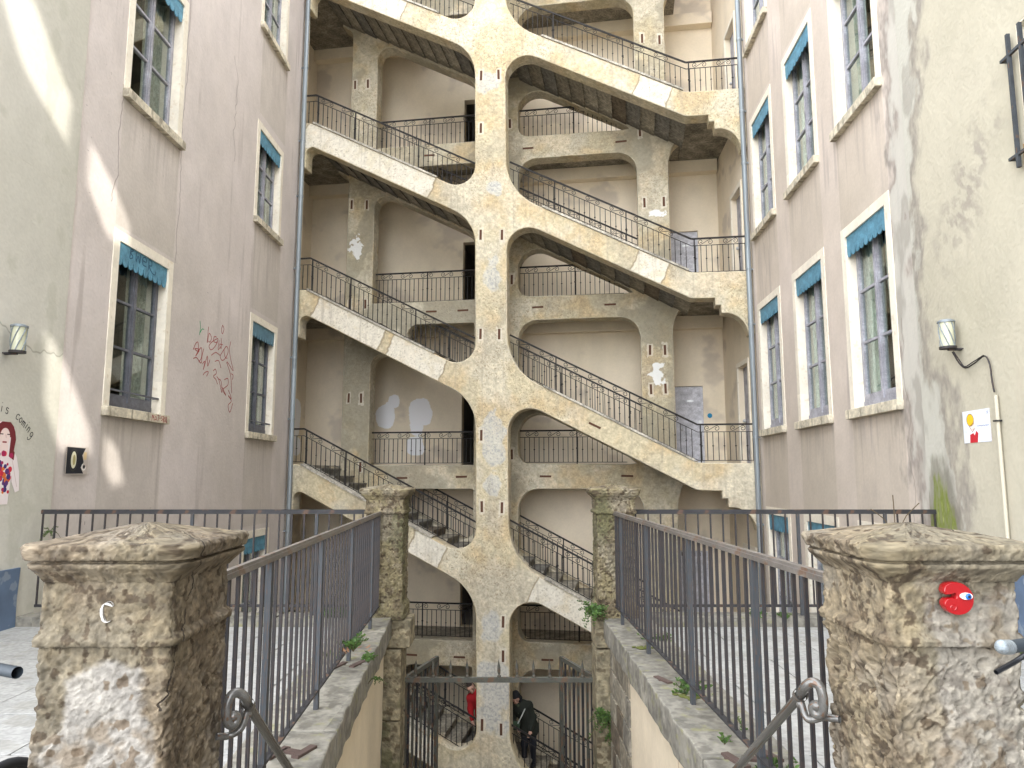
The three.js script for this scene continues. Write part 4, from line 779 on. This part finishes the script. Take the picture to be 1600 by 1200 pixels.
{   // paste-up of a woman on the sage wall: its outline is cut out of the paper
  const o = thing('paste_up', 'paper cut-out of a red haired woman with flowers pasted on the sage wall', 'poster', onL(9.28, 1.3, .024), turnL), W = .62, H = .86;
  const s = poly([[-.31, 0], [.1, 0], [.12, .26], [.2, .12], [.26, .14], [.24, .34], [.18, .5], [.13, .56], [.15, .68], [.12, .8], [.05, .86], [-.1, .86], [-.2, .76], [-.24, .56], [-.31, .5]]);
  const g = new THREE.ExtrudeGeometry(s, { depth: .002, bevelEnabled: false }); const t = canvasTex(434, 602, (c, w, h) => {
    const X = (x) => (x + .31) / W * w, Y = (y) => (1 - y / H) * h, blob = (col, p) => { c.fillStyle = col; c.beginPath(); p.forEach(([x, y], i) => (i ? c.lineTo(X(x), Y(y)) : c.moveTo(X(x), Y(y)))); c.fill(); };
    c.fillStyle = '#e2d6d4'; c.fillRect(0, 0, w, h); blob('#6e1f24', [[-.24, .5], [-.2, .78], [-.06, .87], [.08, .86], [.16, .7], [.14, .46], [.06, .5], [.07, .7], [-.1, .7], [-.12, .5]]);
    c.fillStyle = '#e6cfc8'; c.beginPath(); c.ellipse(X(-.02), Y(.7), w * .12, h * .11, 0, 0, 7); c.fill(); blob('#e6cfc8', [[-.08, .62], [.04, .62], [.05, .5], [-.1, .5]]);
    c.fillStyle = '#8a2a2e'; c.fillRect(X(-.05), Y(.655), w * .1, h * .018); c.fillStyle = '#4a2a2a'; c.fillRect(X(-.09), Y(.735), w * .07, h * .012); c.fillRect(X(.01), Y(.735), w * .07, h * .012); c.strokeStyle = '#9a6a66'; c.lineWidth = 3; c.beginPath(); c.moveTo(X(-.01), Y(.73)); c.lineTo(X(.0), Y(.69)); c.stroke();
    for (let i = 0; i < 46; i++) { c.fillStyle = ['#c2273c', '#5a2d6a', '#d06a2a', '#a31e4e', '#3a2a66'][i % 5]; c.beginPath(); c.arc(X(-.12 + .22 * rnd()), Y(.12 + .42 * rnd()), 9 + 14 * rnd(), 0, 7); c.fill(); }
    c.strokeStyle = '#b08a88'; c.lineWidth = 3; c.beginPath(); c.moveTo(X(.12), Y(.46)); c.lineTo(X(.22), Y(.18)); c.moveTo(X(.13), Y(.3)); c.lineTo(X(.12), Y(.02)); c.stroke();
  });
  const p = g.attributes.position, uv = g.attributes.uv; for (let i = 0; i < p.count; i++) uv.setXY(i, (p.getX(i) + .31) / W, p.getY(i) / H); part('paper', g, std({ map: t }), o);
}
// lettering in paint: thin strokes of real paint on the walls (tubes pressed flat)
function paint(label, strokes, pos, turn, col, r = .008, parent, name = 'graffiti') {
  const m = std({ color: col, roughness: .8 }), gs = strokes.map((st) => tube(st.map(([x, y]) => V(x, y, 0)), r, Math.max(8, st.length * 5), 6).scale(1, 1, .18));
  if (parent) { const q = part(name, gs, m, parent); q.position.copy(pos); if (turn) q.rotation.y = turn; return q; }
  const o = thing(name, label, 'graffiti', pos, turn); part('paint', gs, m, o); return o;
}
{
  const red = lin(.3, .03, .03), s = (s0, y0, pts) => pts.map(([x, y]) => [x, y]);
  const G = (px, py) => { const w = [[303, 5.11], [372, 3.28]]; const X = -(5.11 + (px - 303) / 69 * (3.28 - 5.11)), k = (px - 303) / 69; return [X + 4.2, 2.53 + (655 - py) / 155 * (4.16 - 2.53 + .26 * k) + .14 * k - 3.3]; };
  const z = (a) => a.map(([x, y]) => G(290 + x / 5.71, 490 + y / 5.71));
  paint('red scrawled graffiti lettering between the two lower windows of the left house', [
    z([[195, 120], [192, 270], [205, 180], [225, 220], [215, 260], [200, 250]]), z([[320, 105], [312, 140], [320, 185], [334, 140], [320, 105]]), z([[270, 215], [250, 210], [245, 250], [275, 260], [285, 230], [225, 265], [208, 300], [225, 330], [260, 300], [280, 260]]),
    z([[295, 245], [290, 330], [310, 300]]), z([[312, 225], [318, 320], [300, 280], [330, 285]]), z([[360, 300], [330, 350], [312, 390], [330, 425], [365, 400], [385, 340], [370, 300], [345, 330], [360, 400], [380, 405]]), z([[405, 255], [396, 330], [410, 400], [430, 470], [445, 520], [375, 435], [420, 560], [440, 720]]),
    z([[80, 330], [100, 270], [115, 260], [120, 340], [90, 320], [130, 330], [100, 390], [145, 310], [150, 400], [130, 440]]), z([[85, 410], [110, 400], [150, 450], [155, 380], [165, 320]]), z([[160, 460], [180, 430], [170, 515], [200, 385], [205, 480], [222, 420]]), z([[170, 560], [185, 535], [215, 530], [200, 570]]),
    z([[255, 520], [275, 505], [285, 540], [260, 570], [285, 600], [300, 640]]), z([[290, 570], [310, 600], [345, 720], [330, 610], [300, 590]]), z([[360, 600], [395, 590], [400, 640], [370, 670], [350, 690], [385, 740], [340, 660]]), z([[405, 690], [440, 770], [405, 740], [440, 790], [410, 830], [430, 890], [455, 810]]), z([[230, 380], [270, 355], [310, 380]]), z([[265, 435], [300, 430], [325, 495]]), z([[425, 545], [445, 560], [440, 600]])],
    onL(4.2, 3.3, .001), turnL, red, .0085);
  paint('small green graffiti tick left of the red lettering', [z([[122, 65], [128, 130], [124, 195]]), z([[124, 180], [145, 140], [158, 145]])], onL(4.2, 3.3, .0015), turnL, lin(.02, .3, .12), .009);
  // is coming: handwritten above the paste-up
  const txt = canvasTex(8, 8, () => {});
  const let_ = (arr, ox, oy, k, rot) => arr.map((st) => st.map(([x, y]) => { const X = x * k, Y = y * k; return [ox + X * Math.cos(rot) - Y * Math.sin(rot), oy + X * Math.sin(rot) + Y * Math.cos(rot)]; }));
  const A = { i: [[[0, 0], [0, 1]], [[0, 1.5], [.02, 1.6]]], s: [[[.7, .9], [.2, 1], [.1, .7], [.6, .4], [.5, 0], [0, .05]]], c: [[[.7, .9], [.3, 1], [0, .5], [.2, 0], [.7, .1]]], o: [[[.35, 1], [0, .5], [.35, 0], [.7, .5], [.35, 1]]], m: [[[0, 1], [.05, 0]], [[.05, .7], [.3, 1], [.4, .1]], [[.4, .7], [.65, 1], [.8, 0]]], n: [[[0, 1], [.05, 0]], [[.05, .7], [.4, 1], [.55, 0]]], g: [[[.6, .9], [.2, 1], [0, .5], [.3, .1], [.6, .4], [.6, .9], [.65, -.4], [.3, -.8], [0, -.5]]] };
  const st = []; let x = 0;
  for (const [ch, ox, oy, ro] of [['i', .02, .2, -.1], ['s', .08, .19, -.1], ['c', .24, .15, -.5], ['o', .29, .12, -.55], ['m', .335, .085, -.6], ['i', .4, .05, -.7], ['n', .425, .03, -.75], ['g', .475, -.02, -.8]]) st.push(...let_(A[ch], ox, oy, .06, ro));
  paint('black handwritten words "is coming" above the paste-up on the sage wall', st, onL(9.4, 2.06, .0215), turnL, lin(.02, .02, .022), .005);
  // the tag on the blue valance and on the sill of the near left window
  const tagW = (arr, k) => arr.map((s2) => s2.map(([a, b]) => [a * k, b * k]));
  paint('', tagW([[[.0, 1], [.45, 1.02], [.05, .75], [.4, .5], [0, .3], [.05, .95]], [[.8, 1], [.85, .3], [1.1, .8], [1.35, .3], [1.4, 1]], [[1.75, .65], [2.3, .7], [2.1, 1], [1.75, .8], [1.85, .35], [2.3, .35]], [[2.7, .2], [2.7, 1], [3.1, .9], [3.05, .6], [2.75, .55], [3.2, .1], [3.7, .1], [3.75, .35]]], .19), V(-7.12, 4.54, -.009), 0, lin(.03, .1, .17), .009, houseL, 'tag');
  paint('', tagW([[[0, 0], [.15, 1], [.4, .4], [.6, 1], [.7, 0]], [[.9, .1], [1.2, .9], [1.5, .3], [1, .3]], [[1.7, 1], [2.2, 1], [1.95, .1]], [[2.4, .6], [2.8, .6]], [[3.0, .2], [3.4, .4], [3, .8], [3.4, 1]], [[3.7, 0], [3.7, 1], [4.1, .7], [3.7, .5], [4.1, .2], [3.7, 0]], [[4.3, 0], [4.6, 1], [4.9, 0], [4.4, .4]]], .09), V(-6.45, 2.385, .0915), 0, red, .0055, houseL, 'tag');
}

// ---------------------------------------------------------------- weeds and ferns
const leafGeo = (() => { const s = new THREE.Shape(); s.moveTo(0, 0); s.quadraticCurveTo(.5, .35, 0, 1); s.quadraticCurveTo(-.5, .35, 0, 0); const g = new THREE.ShapeGeometry(s, 4), p = g.attributes.position; for (let i = 0; i < p.count; i++) p.setZ(i, -.25 * Math.abs(p.getX(i)) + .12 * p.getY(i) * p.getY(i)); g.computeVertexNormals(); return strip(g); })();
function plant(label, pos, n, R, hang, size, dry = 0) {
  const o = thing('weed', label, 'plant', pos, 0, 'weeds growing from the stonework'), leaves = [[], [], []], stems = [], dr = [];
  for (let i = 0; i < n; i++) {
    const a = rr(0, 6.283), l = R * rr(.4, 1), up = hang ? rr(-.9, .6) : rr(.3, 1), e = V(Math.cos(a) * l * .8, up * l, Math.sin(a) * l * .8);
    if (hang && e.z < -.02) e.z *= -.4;
    const mid = e.clone().multiplyScalar(.5).add(V(0, l * .22, 0)); stems.push(tube([V(0, 0, 0), mid, e], .0022, 6, 4));
    const cv = new THREE.CatmullRomCurve3([V(0, 0, 0), mid, e]);
    for (let k = 2; k <= 9; k++) for (const s of [-1, 1]) {
      const p = cv.getPoint(k / 9), g = leafGeo.clone(), z = size * rr(.6, 1.2) * (1 - .35 * k / 9); g.scale(z, z, z);
      g.rotateX(rr(-.7, .5)); g.rotateZ(s * rr(.5, 1.4)); g.rotateY(a + rr(-.6, .6) + 1.57); g.translate(p.x, p.y, p.z); leaves[Math.floor(rnd() * 3)].push(g);
    }
  }
  leaves.forEach((L, i) => L.length && part('leaves', L, M.leaf[i], o)); part('stems', stems, M.stem, o);
  for (let i = 0; i < dry; i++) { const g = leafGeo.clone().scale(.045, .05, .04).rotateX(-1.2 + rr(-.5, .5)).rotateY(rr(0, 6)); g.translate(rr(-R, R), rr(.0, .02), rr(-R, R) * .8); dr.push(g); } if (dr.length) part('dry_leaves', dr, M.dryLeaf, o);
  return o;
}
plant('bushy fern hanging over the foot of the right far pillar', at(930, 958, 7.78).add(V(-.02, .0, .0)), 34, .22, true, .045);
plant('green fern growing from the broken jamb right of the gate', at(944, 1122, 7.78), 34, .22, true, .045);
plant('small weed hanging lower on the stones right of the gate', at(955, 1150, 7.78), 12, .12, true, .035);
plant('green weed among dry leaves on the left coping joint', at(552, 1018, 5.75), 24, .15, false, .04, 14);
plant('tiny weed at the inner edge of the left coping', at(575, 1036, 5.7), 14, .1, false, .03);
plant('thin trailing weed on the left passage wall', at(588, 1062, 5.9), 8, .1, true, .02);
plant('low weed growing behind the left fence near the far pillar', at(525, 1018, 6.2).setY(.02), 22, .18, false, .035, 6);
plant('low bright weeds along the left far kerb', at(545, 952, 8.0).setY(.06), 40, .2, false, .04);
plant('low weeds by the left pillar end of the far kerb', at(515, 950, 8.0).setY(.06), 26, .18, false, .035);
plant('leafy weed behind the right fence in mid length', at(1083, 1052, 5.2).setY(.02), 30, .22, false, .05, 8);
plant('leafy weed behind the right fence near the far end', at(1022, 985, 6.8).setY(.02), 26, .2, false, .045);
plant('grassy weed at the near right fence foot', at(1212, 1172, 3.85).setY(.05), 26, .14, false, .04, 10);
plant('tiny weed between the clamps on the right coping', at(1132, 1163, 4.0), 10, .05, false, .02);
plant('dry weed stalks behind the middle of the right fence', at(1165, 1110, 4.4).setY(.02), 8, .16, false, .03, 26);
plant('low weeds along the right far kerb', at(1180, 952, 8.0).setY(.06), 26, .14, false, .035);
plant('small weeds on the far kerb near the damp corner', at(1225, 955, 7.95).setY(.06), 18, .12, false, .035);
plant('weed at the foot of the blue painted base on the right', at(1597, 992, 6.6).setY(.0), 22, .22, false, .05);
plant('moss and weeds at the foot of the left wall end of the far fence', at(78, 835, 8.15).setY(.98), 14, .16, true, .02);
{
  const o = thing('bare_twigs', 'three thin bare twigs standing above the right near pillar', 'twigs', at(1400, 830, 7.4));
  part('twigs', [[-.25, .22], [-.02, .36], [.24, .28]].map(([x, y]) => tube([V(0, -1.1, 0), V(x * .3, y * .3, 0), V(x, y, .02)], .005, 16, 5)), M.stem, o);
}
for (const [i, [x, z]] of [[1.16, -6.5], [1.19, -5.1], [1.215, -3.85]].entries()) {
  const g = []; for (let k = 0; k < 15; k++) { const a = rr(0, 6.28), r = rr(.01, .11); g.push(strip(new THREE.IcosahedronGeometry(rr(.014, .03), 1).scale(1, .35, 1).translate(Math.cos(a) * r, 0, Math.sin(a) * r * .8))); }
  const o = thing('moss_tuft', ['dark moss round the far post foot of the right fence', 'dark moss round the middle post foot of the right fence', 'olive moss round the near post foot of the right fence'][i], 'moss', V(x, .122, z)); part('cushion', g, M.moss, o);
}

// ---------------------------------------------------------------- two people peeking out from behind the pillar
function field(size, R, ctr, bones, blend = .03) {     // distances to tapered capsules, joined smoothly, as a mesh
  const mc = new MarchingCubes(size, M.iron, false, false, 60000); mc.isolation = 0;
  const bs = bones.map(([a, b, ra, rb]) => ({ a: V(...a), d: V(...b).sub(V(...a)), ra, rb }));
  for (let z = 0; z < size; z++) for (let y = 0; y < size; y++) for (let x = 0; x < size; x++) {
    const px = ctr[0] + (x / size * 2 - 1) * R, py = ctr[1] + (y / size * 2 - 1) * R, pz = ctr[2] + (z / size * 2 - 1) * R; let s = 0;
    for (const b of bs) { const qx = px - b.a.x, qy = py - b.a.y, qz = pz - b.a.z, t = Math.max(0, Math.min(1, (qx * b.d.x + qy * b.d.y + qz * b.d.z) / (b.d.lengthSq() || 1e-9))); const d = Math.hypot(qx - b.d.x * t, qy - b.d.y * t, qz - b.d.z * t) - (b.ra + (b.rb - b.ra) * t); s += Math.exp(-d / blend); }
    mc.field[x + y * size + z * size * size] = s > 1e-30 ? blend * Math.log(s) : -1;
  }
  mc.update(); const n = mc.count, g = new THREE.BufferGeometry();
  const p = mc.positionArray.slice(0, n * 3), q = mc.normalArray.slice(0, n * 3); for (let i = 0; i < n; i++) { p[i * 3] = ctr[0] + p[i * 3] * R; p[i * 3 + 1] = ctr[1] + p[i * 3 + 1] * R; p[i * 3 + 2] = ctr[2] + p[i * 3 + 2] * R; }
  g.setAttribute('position', new THREE.BufferAttribute(p, 3)); g.setAttribute('normal', new THREE.BufferAttribute(q, 3)); g.setAttribute('uv', new THREE.BufferAttribute(new Float32Array(n * 2), 2)); return g;
}
const hand = (w, d, s) => { const out = [[w, [w[0] + d[0] * .06, w[1] + d[1] * .06, w[2] + d[2] * .06], .024, .03]]; for (let f = 0; f < 4; f++) { const o = (f - 1.5) * .016, k = [w[0] + d[0] * .07 + o * s, w[1] + d[1] * .07, w[2] + d[2] * .07 + Math.abs(o) * .1]; out.push([k, [k[0] + d[0] * .045, k[1] + d[1] * .045, k[2] + d[2] * .045 + .008], .0085, .0078], [[k[0] + d[0] * .045, k[1] + d[1] * .045, k[2] + d[2] * .045 + .008], [k[0] + d[0] * .07, k[1] + d[1] * .07 + .004, k[2] + d[2] * .06 + .022], .0078, .0065]); } out.push([[w[0] + d[0] * .02 - .024 * s, w[1] + d[1] * .02, w[2]], [w[0] + d[0] * .06 - .046 * s, w[1] + d[1] * .06, w[2] + .02], .011, .008]); return out; };
function person(label, pos, turn, scale, J, c) {
  const o = thing('person', label, 'person', pos, turn); o.scale.setScalar(scale);
  const { hip, neck, head, shL, shR, elL, elR, wrL, wrR, knL, knR, ftL, ftR } = J;
  const mid = (a, b, t = .5) => a.map((v, i) => v + (b[i] - v) * t), off = (a, x, y, z) => [a[0] + x, a[1] + y, a[2] + z];
  const hl = off(hip, -.08, 0, 0), hr = off(hip, .08, 0, 0), dirL = mid(elL, wrL, 2).map((v, i) => (v - wrL[i]) / .26), dirR = mid(elR, wrR, 2).map((v, i) => (v - wrR[i]) / .26);
  const torso = (k) => [[hl, hr, .11 + k, .11 + k], [hip, mid(hip, neck, .5), .13 + k, .125 + k], [mid(hip, neck, .5), mid(hip, neck, .8), .125 + k, .15 + k], [shL, shR, .075 + k, .075 + k], [mid(hip, neck, .8), neck, .13 + k, .06 + k]];
  const arm = (s, e, w, k) => [[s, e, .056 + k, .044 + k], [e, w, .043 + k, .031 + k]], leg = (h, kn, f, k) => [[h, kn, .085 + k, .058 + k], [kn, f, .055 + k, .038 + k]];
  const bodyG = field(62, 1.0, [hip[0], .9, 0], [...torso(-.02), ...arm(shL, elL, wrL, -.008), ...arm(shR, elR, wrR, -.008), ...leg(hl, knL, ftL, -.012), ...leg(hr, knR, ftR, -.012), [neck, head, .05, .05]], .022);
  const hx = J.headTilt || 0, hv = (x, y, z) => { const cx = Math.cos(hx), sx = Math.sin(hx), cy = Math.cos(J.nod || 0), sy = Math.sin(J.nod || 0); const y1 = y * cy - z * sy, z1 = y * sy + z * cy; return [head[0] + x * cx - y1 * sx, head[1] + x * sx + y1 * cx, head[2] + z1]; };
  const headG = field(64, .17, head, [[hv(0, .045, -.02), hv(0, .02, .015), .086, .078], [hv(0, -.02, .025), hv(0, -.075, .048), .062, .036], [hv(-.04, -.01, .035), hv(.04, -.01, .035), .04, .04], [hv(0, .005, .085), hv(0, -.028, .104), .011, .016], [hv(-.045, .03, .074), hv(.045, .03, .074), .017, .017], [hv(-.02, -.062, .083), hv(.02, -.062, .083), .0085, .0085], [hv(-.02, -.075, .081), hv(.02, -.075, .081), .0085, .0085], [hv(-.083, .02, -.01), hv(-.086, -.03, -.008), .014, .011], [hv(.083, .02, -.01), hv(.086, -.03, -.008), .014, .011], [hv(0, -.06, -.02), mid(neck, head, .2), .055, .055]], .009);
  const hands = [field(46, .16, wrL, hand(wrL, dirL, 1), .006), field(46, .16, wrR, hand(wrR, dirR, -1), .006)];
  part('body', [bodyG, headG, ...hands], std({ color: lin(.5, .29, .21), roughness: .6 }), o);
  part('eye', [-.033, .033].map((x) => strip(new THREE.SphereGeometry(.0115, 12, 8).translate(...hv(x, .008, .082)))), std({ color: lin(.03, .02, .02), roughness: .2 }), o);
  part('mouth', strip(new THREE.SphereGeometry(.022, 12, 8).scale(1, .2, .35).translate(...hv(0, -.068, .087))), std({ color: lin(.3, .07, .06) }), o);
  part('jacket', field(62, .75, mid(hip, neck, .6), [...torso(.022), [off(hip, -.07, -.12, 0), off(hip, .07, -.12, 0), .14, .14], ...arm(shL, elL, mid(elL, wrL, .92), .022), ...arm(shR, elR, mid(elR, wrR, .92), .022), [off(neck, -.03, -.02, -.02), off(neck, .03, -.02, -.02), .085, .085]], .02), c.jacket, o);
  part('trousers', field(60, .75, [hip[0], .5, 0], [[hl, hr, .115, .115], ...leg(hl, knL, ftL, .014), ...leg(hr, knR, ftR, .014)], .02), c.trousers, o);
  part('shoe', [ftL, ftR].map((f) => field(30, .2, off(f, 0, -.03, .06), [[off(f, 0, -.03, -.03), off(f, 0, -.04, .13), .043, .036]], .01)), M.dark, o);
  part(c.hairName, field(44, .2, head, c.hair(hv), .012), c.hairMat, o);
  if (c.extra) c.extra(o, hv, mid, off);
  return o;
}
const base = { hip: [0, .86, -.02], neck: [0, 1.38, .02], head: [0, 1.55, .06], shL: [-.17, 1.32, 0], shR: [.17, 1.32, 0], elL: [-.23, 1.05, .0], elR: [.23, 1.05, 0], wrL: [-.2, .84, .12], wrR: [.2, .84, .12], knL: [-.1, .46, .03], knR: [.1, .46, .03], ftL: [-.1, .07, 0], ftR: [.11, .07, 0] };
{
  const k = 1, T = yl(k) + 2.08;
  const pose = { ...base, neck: [-.17, 1.34, .12], head: [-.24, 1.48, .22], shL: [-.31, 1.25, .1], shR: [.02, 1.31, .1], elL: [-.34, 1.0, .12], elR: [.12, 1.06, .08], wrL: [-.2, .88, .26], wrR: [.08, .82, .2], headTilt: .12, nod: .35 };
  const tread = T - STEP * .5;
  person('person in a dark hooded parka with a green bag, leaning out right of the pillar', fpos(.67, T - STEP * 1.5, .95), -.1 + fturn, 1.0, pose, {
    jacket: M.cloth(.022, .026, .018), trousers: M.cloth(.012, .014, .022), hairName: 'hood', hairMat: M.cloth(.012, .013, .016),
    hair: (hv) => [[hv(0, .06, -.03), hv(0, .055, .015), .096, .084], [hv(-.06, -.04, -.05), hv(.06, -.04, -.05), .07, .07], [hv(-.085, .0, -.01), hv(-.08, -.09, .0), .03, .03], [hv(.085, .0, -.01), hv(.08, -.09, .0), .03, .03]],
    extra: (o, hv, mid, off) => {
      part('scarf', field(36, .2, off(pose.neck, 0, -.02, .04), [[off(pose.neck, -.06, -.01, .05), off(pose.neck, .06, -.01, .05), .05, .05], [off(pose.neck, 0, -.04, .08), off(pose.neck, 0, -.16, .1), .05, .035]], .02), M.cloth(.07, .09, .05), o);
      part('bag', field(34, .2, [-.24, .93, .28], [[[-.31, .95, .27], [-.19, .95, .28], .06, .06], [[-.3, .88, .27], [-.2, .88, .28], .055, .055]], .02), M.cloth(.05, .09, .05), o);
      part('strap', tube([V(.0, 1.38, .13), V(-.06, 1.2, .27), V(-.17, .98, .33)], .014, 20, 6), std({ color: lin(.45, .46, .42) }), o);
    } });
  const p2 = { ...base, neck: [-.17, 1.29, .06], head: [-.28, 1.42, .12], shL: [-.3, 1.18, .05], shR: [-.02, 1.32, .03], elL: [-.3, .93, .06], elR: [.12, 1.06, .1], wrL: [-.24, .72, .16], wrR: [.02, .86, .2], hip: [.02, .86, -.02], headTilt: .45, nod: .15 };
  person('person in a red jacket, face peeking out left of the pillar', fpos(-.38, T, 1.0), .1 + fturn, .95, p2, {
    jacket: M.cloth(.52, .012, .018), trousers: M.cloth(.03, .03, .04), hairName: 'hair', hairMat: std({ color: lin(.03, .02, .015) }),
    hair: (hv) => [[hv(0, .065, -.035), hv(0, .075, -.0), .088, .07], [hv(-.05, .0, -.05), hv(.05, .0, -.05), .06, .06]] });
}

// ---------------------------------------------------------------- bicycles at the picture edges (only the ends of their bars reach into view)
const bikeBlack = std({ color: lin(.012, .013, .016), roughness: .35 }), bikeGrip = std({ color: lin(.03, .04, .05), roughness: .6 });
function bicycle(label, pos, turn, barH, cap) {
  const o = thing('bicycle', label, 'bicycle', pos, turn);       // +x along the handlebar, the bicycle points to -z
  for (const z of [-.35, .72]) {
    const w = new THREE.Group(); w.name = 'wheel'; w.position.set(0, .34, z); o.add(w);
    part('tyre', strip(new THREE.TorusGeometry(.32, .018, 8, 40).rotateY(Math.PI / 2)), M.dark, w); part('rim', strip(new THREE.TorusGeometry(.295, .011, 6, 40).rotateY(Math.PI / 2)), M.steel, w);
    for (let i = 0; i < 18; i++) { const a = i / 18 * 6.283; part('spoke', rod(V(.02 * (i % 2 ? 1 : -1), 0, 0), V(0, Math.cos(a) * .29, Math.sin(a) * .29), .003), M.steel, w); }
  }
  const hd = V(0, .9, -.12), bbk = V(0, .3, .3), st = V(0, .82, .46);
  part('frame', [tube([hd, bbk], .018, 4, 10), tube([V(0, .8, -.15), st], .016, 4, 10), tube([bbk, st], .016, 4, 10), tube([bbk, V(0, .34, .72)], .012, 4, 8), tube([st, V(0, .34, .72)], .01, 4, 8), tube([hd, V(0, .7, -.2), V(.0, .34, -.35)], .016, 12, 10), tube([hd, V(0, barH - .02, -.08)], .014, 4, 10)], bikeBlack, o);
  part('saddle', strip(new THREE.SphereGeometry(.1, 18, 12).scale(.75, .35, 1.35).translate(0, .93, .5)), M.dark, o); part('seat_post', tube([st, V(0, .92, .5)], .013, 4, 8), M.steel, o);
  part('handlebar', tube([V(-.2, barH, -.02), V(-.1, barH - .005, -.07), V(0, barH - .02, -.09), V(.1, barH - .005, -.07), V(.2, barH, -.02)], .0115, 30, 10), bikeBlack, o);
  for (const s of [-1, 1]) {
    part('grip', tube([V(s * .19, barH, -.025), V(s * .285, barH, .02)], .0165, 6, 14), bikeGrip, o);
    if (cap) part('bar_end', [tube([V(s * .286, barH, .0205), V(s * .315, barH + .003, .034)], .0185, 4, 16), strip(new THREE.SphereGeometry(.0185, 14, 10).scale(1, 1, 1).translate(s * .313, barH + .003, .033))], M.zinc, o);
    if (cap || s < 0) part('brake_lever', tube([V(s * .17, barH - .01, -.045), V(s * .2, barH - .05, -.07), V(s * .27, barH - .075, -.05), V(s * .285, barH - .08, -.045)], .007, 20, 6), bikeBlack, o);
  }
  part('pedal', [bb(.06, .14, .16, .18, .24, .34), bb(-.14, -.06, .42, .44, .26, .36), rod(V(.06, .3, .3), V(.06, .17, .29), .014), rod(V(-.06, .3, .3), V(-.06, .43, .31), .014)], bikeBlack, o);
}
{
  const g = at(1563, 1011, 1.95); bicycle('black bicycle parked right of the near right pillar with silver bar ends', V(g.x + .31, .0, g.z - .02), .0, g.y, true);
  const l = at(27, 1051, 2.1); bicycle('dark bicycle parked left of the near left pillar, one grip in view', V(l.x - .285, .0, l.z - .02), 0, l.y, false);
}
renderer.render(scene, camera);
